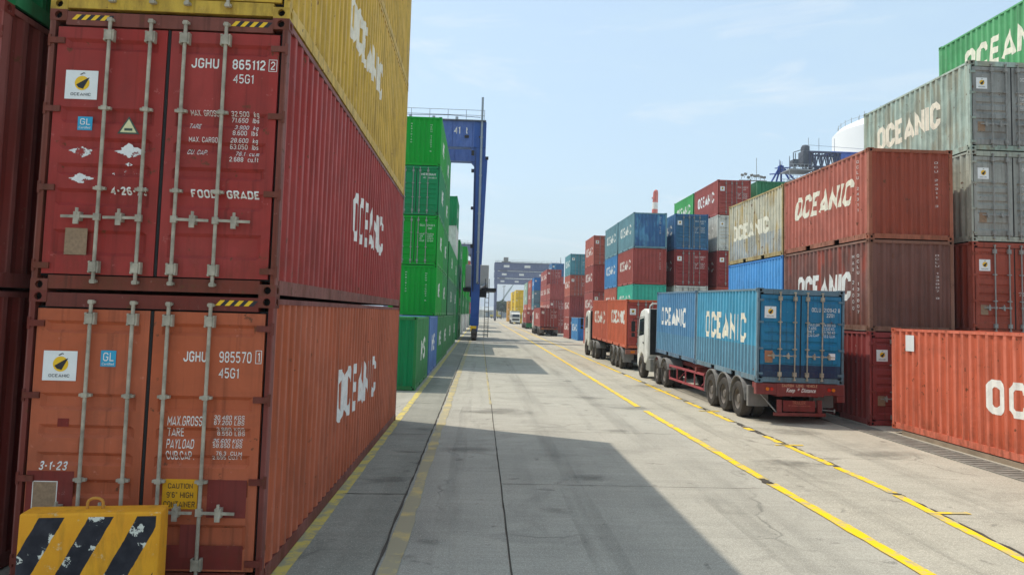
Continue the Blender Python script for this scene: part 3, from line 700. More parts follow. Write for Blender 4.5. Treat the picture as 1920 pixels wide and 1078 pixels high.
# near left stack
NX = -2.084-2*HW
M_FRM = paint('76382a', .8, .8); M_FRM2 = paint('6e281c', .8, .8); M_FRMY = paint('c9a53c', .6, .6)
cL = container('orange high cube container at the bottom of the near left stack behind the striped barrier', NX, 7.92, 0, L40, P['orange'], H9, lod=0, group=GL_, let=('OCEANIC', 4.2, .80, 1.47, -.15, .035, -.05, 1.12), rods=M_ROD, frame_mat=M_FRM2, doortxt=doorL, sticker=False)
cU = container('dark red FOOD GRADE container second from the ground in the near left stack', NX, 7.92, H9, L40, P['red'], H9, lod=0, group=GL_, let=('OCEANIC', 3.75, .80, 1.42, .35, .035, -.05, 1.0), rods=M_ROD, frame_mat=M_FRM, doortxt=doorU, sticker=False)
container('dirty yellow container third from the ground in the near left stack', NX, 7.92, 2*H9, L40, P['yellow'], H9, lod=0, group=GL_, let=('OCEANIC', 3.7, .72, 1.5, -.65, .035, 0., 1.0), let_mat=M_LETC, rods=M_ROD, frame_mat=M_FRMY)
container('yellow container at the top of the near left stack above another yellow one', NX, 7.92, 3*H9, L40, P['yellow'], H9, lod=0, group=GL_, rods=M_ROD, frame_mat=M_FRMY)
def leaf(c, s):
    ds = [o for o in c.children if o.name.split('.')[0] == 'door']
    return ds[0] if s < 0 else ds[1]
def boxed(d, x0, x1, z0, z1, mat, H, name='marking', t=.006):
    """thin painted frame round a check digit"""
    b = MB(); y = -L40/2+.008
    for a in ((x0,x1,z0,z0+t),(x0,x1,z1-t,z1),(x0,x0+t,z0+t,z1-t),(x1-t,x1,z0+t,z1-t)): b.box(a[0],a[1],y-.002,y,a[2],a[3])
    inst(name, b.mesh(name), mat, d)
def plate(name, d, x0, x1, z0, z1, mat, text=None, tmat=None, trim=None, off=.006):
    b = MB(); y = -L40/2+.012-off; b.box(x0, x1, y, y+off-.001, z0, z1, 0)
    mats = [mat]
    if trim:
        for a in ((x0-.008,x1+.008,z0-.008,z0),(x0-.008,x1+.008,z1,z1+.008),(x0-.008,x0,z0,z1),(x1,x1+.008,z0,z1)): b.box(a[0],a[1],y,y+.004,a[2],a[3],1)
        mats.append(trim)
    me = b.mesh(name, len(mats)+(1 if text else 0))
    if text:
        mats.append(tmat); k = len(mats)-1
        tb = bmesh.new(); tb.from_mesh(me)
        for (s, a, c, e, f) in text:
            bm = fitted(s, c-a, f-e, .008, 0, 'CENTER'); bm.verts.index_update()
            vm = [tb.verts.new(((a+c)/2+v.co.x, y-.003-v.co.z, (e+f)/2+v.co.y)) for v in bm.verts]
            for q in bm.faces: tb.faces.new([vm[v.index] for v in q.verts]).material_index = k
            bm.free()
        tb.to_mesh(me); tb.free()
    return inst(name, me, mats, d)
M_TORN = worn_white('torn placard paper', 'e4e4e0', .515)
def blob(d, cx, cz, w, h, seed, mat, name='torn_sticker'):
    rg = random.Random(seed); b = MB(); y = -L40/2+.0075; n = 40; pts = []; k = 1.
    for i in range(n):
        t = 2*math.pi*i/n; k = max(.55, min(1.05, k+rg.uniform(-.2, .2)))
        q = 1/(abs(math.cos(t))+abs(math.sin(t))+.12)*1.12
        pts.append((cx+w/2*math.cos(t)*k*q, y, cz+h/2*math.sin(t)*k*q))
    b.add(pts+[(cx, y, cz)], [(i, (i+1) % n, n) for i in range(n)])
    inst(name, b.mesh(name), M_TORN, d)
for c, sx, zoff, gl in ((cU, (-1.02, -.695, 1.96, 2.26), 0, (-.868, -.722, 1.64, 1.78)), (cL, (-1.04, -.71, 2.0, 2.295), 0, (-.48, -.331, 2.15, 2.31))):
    d = leaf(c, -1)
    inst('logo_sticker', sticker_mesh(L40, *sx), [M_STK, M_YEL, M_BLK], d)
    x0, x1, z0, z1 = gl
    plate('inspection_sticker', d, x0, x1, z0, z1, M_CYAN, [('GL', x0+.025, x1-.02, z0+.055, z1-.02), ('Certified', x0+.015, x1-.015, z0+.015, z0+.04)], M_LETS)
d = leaf(cU, -1)
b = MB(); y = -L40/2+.006
b.prism([(-.466, 1.617), (-.244, 1.617), (-.355, 1.80)], y, y+.003, 'y', 0); b.prism([(-.437, 1.633), (-.273, 1.633), (-.355, 1.772)], y-.002, y-.0005, 'y', 1)
b.box(-.395, -.315, y-.004, y-.0025, 1.65, 1.675, 0)
inst('warning_triangle', b.mesh('warning_triangle', 2), [plain('triangle border', '4c5a50', .5), M_YFAD if False else plain('triangle face', 'ddd9a8', .5)], d)
for (cx, cz, w, h, s) in ((-.80, 1.425, .27, .13, 3), (-.345, 1.435, .34, .17, 5), (-.815, 1.14, .32, .14, 8), (-.37, 1.205, .31, .11, 9), (-.335, 1.30, .09, .05, 11)): blob(d, cx, cz, w, h, s, M_STK)
inst('marking', drape_door(L40, H9, '4-26-23', -.505, -.128, .99, 1.07, .03), M_LETS, d)
plate('data_plate', d, -.915, -.695, .365, .635, M_TAN)
boxed(leaf(cU, 1), 1.03, 1.117, 2.325, 2.452, M_LETS, H9); boxed(leaf(cL, 1), 1.05, 1.112, 2.215, 2.348, M_LETS, H9)
d = leaf(cL, -1)
inst('marking', drape_door(L40, H9, '3-1-23', -1.01, -.74, 1.125, 1.205, .025), M_LETS, d)
plate('data_plate', d, -1.05, -.825, .72, 1.01, M_TAN, trim=M_LETS)
M_OLDP = paint('7c2820', .7, .5)
plate('repainted_patch', d, -1.12, -.665, .645, 1.115, M_OLDP, off=.003)
plate('repainted_patch', leaf(cL, 1), .645, 1.03, .69, 1.06, M_OLDP, off=.003)
plate('repainted_patch', d, -.86, -.75, 1.55, 1.63, M_OLDP, off=.003); plate('repainted_patch', leaf(cL, 1), .12, 1.02, .19, .42, M_OLDP, off=.003); plate('repainted_patch', leaf(cL, 1), .40, .56, .30, .62, M_OLDP, off=.0045)
M_CAU = plain('yellow caution plate', 'e0a21c', .5, .3, 0, .12)
plate('caution_plate', leaf(cL, 1), .205, .55, .77, 1.06, M_CAU, [('CAUTION', .26, .50, .97, 1.02), ("9'6\" HIGH", .25, .51, .88, .935), ('CONTAINER', .225, .53, .79, .845)], M_BLK)
def hazard(c, x0, x1, z):
    b = MB(); y = -L40/2+.003; n = 8; w = (x1-x0)/n
    for i in range(n):
        a = x0+i*w; b.add([(a, y, z), (a+w, y, z), (a+w+.05, y, z+.055), (a+.05, y, z+.055)], [(0,1,2,3)], i % 2)
    inst('hazard_stripe', b.mesh('hazard_stripe', 2), [M_YEL, M_BLK], c)
hazard(cU, -1.0, -.62, 2.79); hazard(cU, .62, 1.0, 2.79); hazard(cL, .62, 1.0, 2.79)

# stack left of the near one, almost out of frame
for z, col, lb in ((0, 'dkred', 'dark brown container at the ground at the left edge of the photo'), (H9, 'dkred', 'rusty brown container, second from the ground, at the left edge of the photo'), (2*H9, 'teal_green', 'dark green container in the upper left corner of the photo')):
    container(lb, -4.86-2*HW, 7.72, z, L40, P[col], H9, lod=0, group=GL_)

# tall green stack
EX = ((stackv('MEDU4415027'), (-.16, -.06, .72, 2.1)), (stackv('MAX GROSS'), (.68, .76, 1.35, 2.25)))
VT2 = ((stackv('MEDU 415027 6'), (-.72, -.62, .75, 2.2)), (stackv('MERIDIAN'), (.32, .40, 1.2, 2.25)))
lv = ['second', 'third', 'fourth', 'top']
DM = (('MERIDIAN', (.24, .98, 2.08, 2.2, .02)), ('MEI   484482 5', (.34, 1.02, 1.92, 2.0)))
G0 = -2.3-2*HW
spec = [('far', P['green'], VT2, None, 'second up at the front of the tall green stack, two vertical number rows'), ('near', P['green'], None, None, 'with white weights on its doors, third in front of the tall green stack'),
        ('near', P['teal_green'], None, DM, 'with doors marked MERIDIAN in the front of the tall green stack'), ('far', P['green'], VT2, None, 'topmost in the front column of the tall green stack')]
pn = ['second from the ground', 'third from the ground', 'fourth from the ground', 'topmost']
for k, (dr, mt, et, dt, ds) in enumerate(spec):
    container('green container %s' % ds, G0, 39.8, H8*(k+1), L20, mt, lod=0 if k < 0 else 1, door=dr, group=GL_, let=('MS', 1.5, .8, 1.4, .3, .02, 0, 1), endtxt=et, doortxt=dt, sticker=False)
    container('green container %s, rear column of the tall green stack' % pn[k].replace(' from the ground', ''), G0, 46.0, H8*(k+1), L20, P['green2'], lod=1, door='far', group=GL_, let=('MS', 1.5, .8, 1.4, .3, .02, 0, 1), sticker=False)
g = -2.2-2*HW
container('dark green container on the ground nearest in the left row past the near stack', g, 27.5, 0, L20, P['green3'], door='far', lod=1, group=GL_, let=('MS', 2.0, .9, 1.35, -.2, .02, 0, 1), endtxt=((stackv('MERIDIAN LINE'), (-.45, -.35, .8, 2.2)),), end_mat=P['teal_green'])
container('small blue container on the ground in the left green row', g, 34.3, 0, L20, P['blue'], door='far', lod=1, group=GL_, let=('MS', 2.0, .8, 1.35, 0, .02, 0, 1))
container('green ground container under the front column of the tall green stack', g, 40.5, 0, L20, P['green3'], door='far', lod=1, group=GL_, let=('MS', 2.0, .8, 1.35, 0, .02, 0, 1))
container('green ground container under the rear column of the tall green stack', g, 46.7, 0, L20, P['green3'], door='far', lod=1, group=GL_, let=('MS', 2.0, .8, 1.35, 0, .02, 0, 1))
# further left stacks
def far_stack(x0, y0, L, cols, nm, group, vis, lod=2, let=OC, door='near', H=H8, lets=True):
    lvl = ['on the ground', 'second from the ground', 'third from the ground', 'fourth from the ground', 'fifth from the ground', 'sixth from the ground']
    for k, (cn, mat) in enumerate(cols):
        lb = '%s container, %s %s' % (cn, 'top' if (k == len(cols)-1 and k > 1) else lvl[k].replace(' from the ground', ''), nm)
        container(lb, x0, y0, k*H, L, P[mat] if isinstance(mat, str) else mat, H, door=door, lod=lod, group=group, vis=vis, let=let if lets else None, sticker=(vis < 0))
SM = ('EN', 1.6, .8, 1.4, 0, .02, 0, 1)
far_stack(G0, 54.0, L40, [('brown edged green', 'green3'), ('dark green', 'dgreen'), ('dark green', 'green2')], 'in the low stack past the tall green one', GL_, 1, let=SM)
far_stack(G0, 67.0, L20, [('green', 'green3'), ('green', 'dgreen'), ('green', 'green2'), ('dirty white', 'white'), ('dark green', 'teal_green')], 'in the white banded stack past the tall green stack', GL_, 1, let=SM, door='far')
far_stack(G0, 80.0, L40, [('green', 'green3'), ('green', 'green2'), ('dark green', 'dgreen'), ('green', 'green2')], 'in the stack beside the blue crane leg', GL_, 1, let=SM)
far_stack(G0, 100.0, L20, [('beige', 'white'), ('green', 'green3'), ('green', 'green')], 'in the narrow stack behind the blue crane leg', GL_, 1, let=SM)
far_stack(G0, 118.0, L40, [('grey', 'white'), ('green', 'green3'), ('green', 'green'), ('vivid green', 'green'), ('light green', 'green')], 'in the bright green stack farther up the left row', GL_, 1, let=SM)
far_stack(G0, 150.0, L40, [('beige', 'white'), ('green', 'green3'), ('green', 'green'), ('red', 'red3'), ('red', 'red3')], 'in the red topped stack far up the left row', GL_, 1, let=SM)
far_stack(G0, 172.0, L40, [('green', 'green3'), ('red', 'red3'), ('green', 'green'), ('green', 'green')], 'in the last visible stack of the left row', GL_, 1, let=SM)

# right row
RX = 10.82
container('long coral red container lying alone on the ground at the right edge of the photo', 10.82, 19.92-L40, .12, L40, P['coral'], door='near', lod=0, group=GR_, vis=-1, let=('OCEANIC', 4.35, .72, 1.22, .17, .04, 0, 1.0))
VN = lambda s, z0=.95, z1=2.2: ((stackv(s), (-.80, -.72, z0, z1)),)
container('maroon container with its white logo sticker on the ground beside the blue truck', RX, 21.06, 0, L20, P['maroon'], lod=0, group=GR_, vis=-1, rods=M_RODD)
container('dark brown container, middle of the three in the rusty stack beside the blue truck', RX, 21.06, H8, L20, P['dkbrown'], door='far', lod=0, group=GR_, vis=-1, let=('OCEANIC', 3.8, .85, 1.3, 0, .04, .12, 1.0), end_mat=paint('6b453a', .8, .6), endtxt=VN('OCLU 133807 8'), frame_mat=paint('7d5644', .8, .9))
container('rust red container with slanted OCEANIC lettering on top of the dark brown one', RX, 21.06, 2*H8, L20, P['brown'], door='far', lod=0, group=GR_, vis=-1, let=OCI, let_mat=M_LETC, end_mat=paint('92442f', .5, .6), endtxt=VN('OCU 24311 3', .95, 2.25), frame_mat=paint('9a5a40', .8, .9))
container('container hidden on the ground under the cream one behind the blue truck', RX, 27.25, 0, L20, P['maroon'], lod=1, group=GR_, vis=-1)
container('bright sky blue container under the cream one behind the blue truck', RX, 27.25, H8, L20, P['sky'], lod=1, group=GR_, vis=-1, let=('OCEANIC', 4.0, .7, 1.0, 0, .03, 0, 1.1), door='near', frame_mat=P['azure'])
container('streaky cream container with faded OCEANIC lettering next to the rust red one', RX, 27.25, 2*H8, L20, P['cream'], lod=1, group=GR_, vis=-1, let=('OCEANIC', 4.05, .66, 1.3, .45, .03, 0, 1.05), let_mat=M_LETC, frame_mat=paint('a8925e', .8, .7))
def on_side(root, L, y0, y1, z0, z1, mat, name):
    w = [o for o in root.children if o.name.split('.')[0] == 'side_wall'][1]
    inst(name, MB().box(HW-.010, HW-.006, min(-y0, -y1), max(-y0, -y1), z0, z1).mesh(name), mat, w)
def side_column(root, L, s, txt, yc, z0, z1, wd=.07):
    w = [o for o in root.children if o.name.split('.')[0] == 'side_wall'][0 if s > 0 else 1]
    o = inst('marking', drape_side(L, s, stackv(txt), wd, z1-z0, (z0+z1)/2, yc, .01, 0, 1., 'CENTER', 1.6), M_LETS, w)
    if s < 0: o.rotation_euler = (0, 0, math.pi)
byname = {o['label']: o for o in COL.objects if o.get('category') == 'shipping container'}
side_column(byname['rust red container with slanted OCEANIC lettering on top of the dark brown one'], L20, 1, 'OCLU 24311', 2.34, .85, 2.35)
side_column(byname['dark brown container, middle of the three in the rusty stack beside the blue truck'], L20, 1, 'OCLU 133807', 2.34, .5, 2.2)
side_column(byname['dark brown container, middle of the three in the rusty stack beside the blue truck'], L20, 1, 'MAX 24000', 2.05, .6, 2.2)
side_column(byname['maroon container with its white logo sticker on the ground beside the blue truck'], L20, -1, 'OCLU 774120', -2.2, .6, 2.2)
r0_ = byname['long coral red container lying alone on the ground at the right edge of the photo']
on_side(r0_, L40, 5.05, 5.43, 2.02, 2.42, M_STK, 'paper_label')
X2, X3, X4 = 13.68, 16.75, 19.8
container('container hidden on the ground below the orange door one at the right edge', X2, 20.9, 0, L20, P['maroon'], lod=1, group=GR_, vis=-1)
container('orange red container with brown rust on its doors below the two grey ones', X2, 20.9, H8, L20, P['vermilion'], lod=0, group=GR_, vis=-1, rods=M_RODD, doortxt=(('13-03-23', (.1, .5, 1.1, 1.2)),))
container('lower of the two pale grey containers at the right edge', X2, 20.9, 2*H8, L20, P['grey2'], lod=0, group=GR_, vis=-1, door_mat=paint('989a92', .8, .5), rods=M_RODD, let=None)
container('upper pale grey green container with big faded OCEANIC lettering at the right', X2, 20.9, 3*H8, L20, P['grey'], lod=0, group=GR_, vis=-1, let=('OCEANIC', 3.65, .82, 1.42, .27, .03, 0, 1.), let_mat=M_LETC, door_mat=paint('8f918c', .8, .5), rods=M_RODD)
for k in range(4): container('container hidden %s below the green one in the upper right corner' % ['on the ground', 'on the second level', 'on the third level', 'on the fourth level'][k], 16.5, 20.9, k*H8, L20, P['maroon'], lod=2, group=GR_, vis=-1)
container('green container in the upper right corner above the grey ones', 16.5, 20.9, 4*H8, L20, P['grn_r'], lod=1, group=GR_, vis=-1, let=('OCEANIC', 4.2, .95, 1.45, -.5, .03, .1, 1.), let_mat=M_LETC)

bay = 54.7
def S(lb, x, y, k, L, mat, door='near', let=OC, lod=1, z=None, H=H8, **kw):
    container(lb, x, y, k*H8 if z is None else z, L, P[mat], H, door=door, lod=lod, group=GR_, vis=-1, let=let, **kw)
S('red container on the ground under the teal one behind the orange truck', RX, bay, 0, L20, 'red3')
S('turquoise container showing above the orange truck', RX, bay, 1, L20, 'teal', 'far')
S('brick red container between the turquoise and the dark blue one', RX, bay, 2, L20, 'mar3', 'far', endtxt=((stackv('OCLU 2209'), (-.80, -.72, 1.1, 2.3)),))
S('dark blue streaked container at the top above the turquoise one', RX, bay, 3, L20, 't_blue', 'far', end_mat=P['navy'], endtxt=((stackv('OCLU 5120'), (-.80, -.70, 1.1, 2.3)),))
S('red ground container behind the turquoise column and the orange truck', RX, 61.2, 0, L20, 'red3')
S('faded red container second from the ground behind the turquoise one', RX, 61.2, 1, L20, 'red4')
S('mid blue container third from the ground behind the brick red one', RX, 61.2, 2, L20, 'blue3')
S('grey teal container at the top behind the dark blue streaked one', RX, 61.2, 3, L20, 't_blue', 'far')
for k, (cn, mt) in enumerate((('red', 'maroon'), ('white', 'white'))): S('%s container %s under the dark maroon doors right of the turquoise column' % (cn, ['on the ground', 'on the second level'][k]), 13.84, bay, k, L20, mt)
S('dark maroon container with white door marks right of the brick red one', 13.84, bay, 2, L20, 'maroon')
S('slate blue container with closed doors right of the dark blue streaked one', 13.84, bay, 3, L20, 'navy', door_mat=paint('356a8c', .6, .3))
for k, (cn, mt) in enumerate((('red', 'maroon'), ('red', 'red3'))): S('%s container %s under the white refrigerated one' % (cn, ['on the ground', 'on the second level'][k]), 16.93, bay, k, L20, mt, lod=2)
S('maroon container with a logo sticker below the white one near the cream container', 16.93, bay, 2, L20, 'maroon')
S('white container with black marks below the highest maroon one', 16.93, bay, 3, L20, 'white')
S('highest maroon container with bold OCEANIC lettering above the white one', 16.93, bay, 4, L20, 'mar3', let=OCW)
for k in range(4): S('red container hidden %s below the bright green top one' % ['on the ground', 'on the second level', 'on the third level', 'on the fourth level'][k], 16.93, 61.2, k, L20, 'red3', lod=2)
S('bright green container high behind the highest maroon one', 16.93, 61.2, 4, L20, 'lime', let=OCW)
for k in range(4): S('maroon container hidden %s below the high dark green one' % ['on the ground', 'on the second level', 'on the third level', 'on the fourth level'][k], X4+.03, bay, k, L20, 'maroon', lod=2)
S('dark green container high beside the highest maroon one', X4+.03, bay, 4, L20, 'dgreen', 'far', let=None)
nm = ['on the ground', 'second up', 'third up', 'topmost']
for k, (cn, mt, dr, h) in enumerate((('red', 'red4', 'near', H8), ('rose red', 'red5', 'near', H8), ('red', 'mar3', 'far', H8), ('orange red', 'red4', 'near', H9))):
    S('%s container, %s in the narrow red stack left of the grey teal one' % (cn, nm[k].replace(' from the ground', '')), RX, 74.2, k, L20, mt, dr, H=h, let=OCW)
for k, (cn, mt, dr) in enumerate((('brown', 'mar3', 'near'), ('maroon', 'mar3', 'far'), ('brick red', 'red4', 'near'), ('teal blue', 'teal5', 'near'))):
    S('%s container, %s in the stack with the teal blue top' % (cn, nm[k]), RX, 93.5, k, L20, mt, dr, let=OCW)
S('blue container standing on the ground in front of the teal topped stack', RX+.25, 87.2, 0, L20, 'blue3', 'far', let=OCW, end_mat=P['azure'])
for k, (cn, mt, dr) in enumerate((('dark red', 'mar3', 'near'), ('dark red', 'red5', 'near'), ('dull red', 'red5', 'far'))):
    S('%s container, %s in the near column of the far red stack' % (cn, nm[k]), RX, 120.5, k, L20, mt, dr, let=OCW)
for k, (cn, mt, dr) in enumerate((('red', 'red5', 'near'), ('red', 'red5', 'near'), ('red', 'red5', 'near'), ('maroon', 'red5', 'near'))):
    S('%s container, %s in the middle column of the far red stack' % (cn, nm[k]), RX, 127, k, L20, mt, dr, let=OCW)
for k, (cn, mt) in enumerate((('pale red', 'red4'), ('pale red', 'red4'), ('red', 'red5'), ('red', 'red5'))):
    S('%s container, %s in the rear column of the far red stack' % (cn, nm[k]), RX, 133.4, k, L20, mt, let=OCW)
for k in range(5): S('%s container, %s in the second row behind the far red stack' % (('dark blue' if k == 4 else 'red'), (nm[:3]+['fourth up', 'topmost'])[k]), 13.7, 150, k, L20, 'navy' if k == 4 else 'red5', lod=2)
for k, (cn, mt) in enumerate((('brown', 'mar3'), ('teal', 'teal5'), ('grey blue', 't_blue'), ('vivid blue', 'azure'))):
    S('%s container, %s in the far blue stack' % (cn, nm[k]), RX, 157, k, L20, mt, let=OCW, lod=2)
for k, (cn, mt) in enumerate((('red', 'red4'), ('pinkish', 'red4'), ('red', 'red5'), ('red', 'red3'))):
    S('%s container, %s in the slim red stack behind the far blue one' % (cn, nm[k]), RX, 165, k, L40, mt, let=OCW, lod=2)
for k, (cn, mt) in enumerate((('white', 'white'), ('pinkish', 'red4'), ('sage', 'sage'), ('pale green', 'sage'))):
    S('%s container, %s in the pale stack beside the yellow containers' % (cn, nm[k]), RX, 180, k, L40, mt, let=OCW, lod=2)
for k in range(4): S('yellow container, %s in the tall yellow stack in the distance' % nm[k], RX+.1, 240, k, L40, 'gold', lod=2, let=None)
for k in range(4): S('yellow container, %s in the second column of the distant yellow stack' % nm[k], RX-.1, 262, k, L40, 'gold', lod=2, let=None)
for k in range(3): S('ochre container, %s in the low ochre stack in the distance' % (nm[:2]+['topmost'])[k], RX-.5, 292, k, L40, 'ochre', lod=2, let=None)

b = MB(); b.box(10.84, 13.2, 8.2, 19.5, .0, .118)
tag(inst('timber_plinth', b.mesh('timber_plinth', 1, .01, 1), plain('weathered timber', 'a3917c', .85, .15, 0, .4, 2)), 'pale timber plinth under the long coral red container', 'plinth')
# thin sea haze between the camera and the far end of the yard
hz = bpy.data.materials.new('haze'); hz.use_nodes = True; hn = hz.node_tree.nodes; hn.remove(hn['Principled BSDF'])
pv = hn.new('ShaderNodeVolumePrincipled'); pv.inputs['Color'].default_value = (.86, .92, 1, 1); pv.inputs['Density'].default_value = .00042; pv.inputs['Anisotropy'].default_value = .2
hz.node_tree.links.new(pv.outputs[0], hn['Material Output'].inputs['Volume'])
ho = inst('haze', MB().box(-2600, 2600, -220, 4600, -1, 75).mesh('haze'), hz); tag(ho, 'thin pale haze over the yard', None, None, 'stuff')
# ================================================================== BARRIER
def barrier():
    t = NT('striped barrier paint'); v = t.coord(rnd=False)
    tc = t.n('ShaderNodeTexCoord'); sp = t.n('ShaderNodeSeparateXYZ'); t.l(tc.outputs['Object'], sp.inputs[0])
    m1 = t.n('ShaderNodeMath', operation='MULTIPLY'); m1.inputs[1].default_value = -.50; t.l(sp.outputs[2], m1.inputs[0])
    a = t.n('ShaderNodeMath', operation='ADD'); t.l(sp.outputs[0], a.inputs[0]); t.l(m1.outputs[0], a.inputs[1])
    wob = t.ramp(t.noise(v, 9, 3), 0, 1, -.012, .012); a2 = t.n('ShaderNodeMath', operation='ADD'); t.l(a.outputs[0], a2.inputs[0]); t.l(wob, a2.inputs[1])
    d = t.n('ShaderNodeMath', operation='DIVIDE'); d.inputs[1].default_value = .405; t.l(a2.outputs[0], d.inputs[0])
    ph = t.n('ShaderNodeMath', operation='ADD'); ph.inputs[1].default_value = 10.135; t.l(d.outputs[0], ph.inputs[0])
    fr = t.n('ShaderNodeMath', operation='FRACT'); t.l(ph.outputs[0], fr.inputs[0])
    lt = t.n('ShaderNodeMath', operation='LESS_THAN'); lt.inputs[1].default_value = .51; t.l(fr.outputs[0], lt.inputs[0])
    # black only on the broad front face
    fy = t.n('ShaderNodeMath', operation='LESS_THAN'); fy.inputs[1].default_value = -.105; t.l(sp.outputs[1], fy.inputs[0])
    fx = t.n('ShaderNodeMath', operation='LESS_THAN'); fx.inputs[1].default_value = .545; t.l(sp.outputs[0], fx.inputs[0])
    fz = t.n('ShaderNodeMath', operation='LESS_THAN'); fz.inputs[1].default_value = .885; t.l(sp.outputs[2], fz.inputs[0])
    k = lt.outputs[0]
    for q in (fy, fx, fz):
        mm = t.n('ShaderNodeMath', operation='MULTIPLY'); t.l(k, mm.inputs[0]); t.l(q.outputs[0], mm.inputs[1]); k = mm.outputs[0]
    yc = t.mix(t.ramp(t.noise(v, 3, 5, .6), .3, .75), lin('eaa72a'), lin('d99122'))
    yc = t.mix(t.ramp(t.noise(v, 6, 6, .7), .62, .68, 0, .75), yc, lin('d8c79a'))
    yc = t.mix(t.ramp(t.noise(t.coord((6, 6, 1.2), False), 1.2, 5, .65), .5, .72, 0, .5), yc, lin('8a6428'))
    bc = t.mix(t.ramp(t.noise(v, 8, 4), .4, .8), (.018, .018, .024), (.045, .045, .055))
    bc = t.mix(t.ramp(t.noise(v, 5.6, 7, .66), .565, .58), bc, lin('d2d2c6'))
    col = t.mix(k, yc, bc)
    t.bump(t.noise(v, 18, 5, .7), .5, .01)
    mat = t.done(col, .7, .25)
    root = thing('concrete_barrier', 'concrete block barrier painted in worn yellow and black diagonal stripes in the left foreground', 'barrier', (-3.42, 7.28, 0), R(8))
    b = MB(); b.prism([(-.16, 0), (.16, 0), (.135, .92), (-.135, .92)], -.585, .585, 'x')
    inst('body', b.mesh('body', 1, .02, 3, True), mat, root)
    b = MB(); pts = []
    for i in range(9):
        tt = math.pi*i/8; pts.append((-.02-.066*math.cos(tt), .02, .97+.045*math.sin(tt)))
    pts = [(-.086, .02, .90)]+pts+[(.046, .02, .90)]
    b.path(pts, .0135, 8)
    inst('lifting_loop', b.mesh('lifting_loop', 1, 0, 2, True), plain('loop paint', 'c98f3c', .6), root)
barrier()

# ================================================================== TRUCKS
def wheel_meshes():
    ty = MB(); R_ = .52
    prof = [(.0, .30), (-.015, .36), (0.0, .47), (.05, R_-.01), (.10, R_), (.22, R_), (.27, R_-.01), (.31, .47), (.325, .36), (.31, .30)]
    ty.lathe(prof, (0, 0, 0), 'x', 32)
    ri = MB()
    ri.lathe([(.02, .30), (.035, .285), (.12, .27), (.14, .20), (.10, .17), (.06, .13), (.035, .12), (.03, .0)], (0, 0, 0), 'x', 24)
    for i in range(10):
        a = 2*math.pi*i/10; ri.tube((.10, .185*math.cos(a), .185*math.sin(a)), (.155, .185*math.cos(a), .185*math.sin(a)), .012, n=6)
    for i in range(8):
        a = 2*math.pi*i/8+.2; ri.lathe([(.138, .0), (.138, .02)], (0, .235*math.cos(a), .235*math.sin(a)), 'x', 8, 1)
    return ty.mesh('tyre', 1, 0, 2, True), ri.mesh('rim', 2, 0, 2, True)
TY, RI = wheel_meshes()
AX = MB().tube((0, 0, 0), (2.3, 0, 0), .07, n=8).mesh('axle')
def wheels(root, y, dual=True, front=False):
    for s in (-1, 1):
        w = bpy.data.objects.new('wheel', None); COL.objects.link(w); w.parent = root; w.empty_display_size = .2
        w.location = (s*1.25, y, .52); w.rotation_euler = (0, 0, 0 if s < 0 else math.pi)
        inst('tyre', TY, M_TYRE, w); inst('rim', RI, [M_RIM, M_DARK], w)
        if dual: inst('tyre', TY, M_TYRE, w, (.36, 0, 0))
    inst('axle', AX, M_CHAS, root, (-1.15, y, .52))
def fender(root, y, name='fender', mat=None, a0=-8, a1=188, r=.645):
    b = MB(); n = 12
    for s in (-1, 1):
        X = sorted((s*1.26, s*.62))
        for i in range(n):
            t0, t1 = R(a0+(a1-a0)*i/n), R(a0+(a1-a0)*(i+1)/n)
            P4 = [(y+q*math.cos(t), .52+q*math.sin(t)) for q, t in ((r, t0), (r, t1), (r+.03, t1), (r+.03, t0))]
            b.prism(P4, *X, 'x')
        if s < 0: inst(name, b.mesh(name, 1, 0, 2, True), mat or M_GREYF, root); b = MB()
    inst(name, b.mesh(name, 1, 0, 2, True), mat or M_GREYF, root)
M_GREYF = plain('dusty grey mudguard', (.26, .25, .235), .7, .3, 0, .3, 4)
PINK = paint('a84a50', .6, .4)

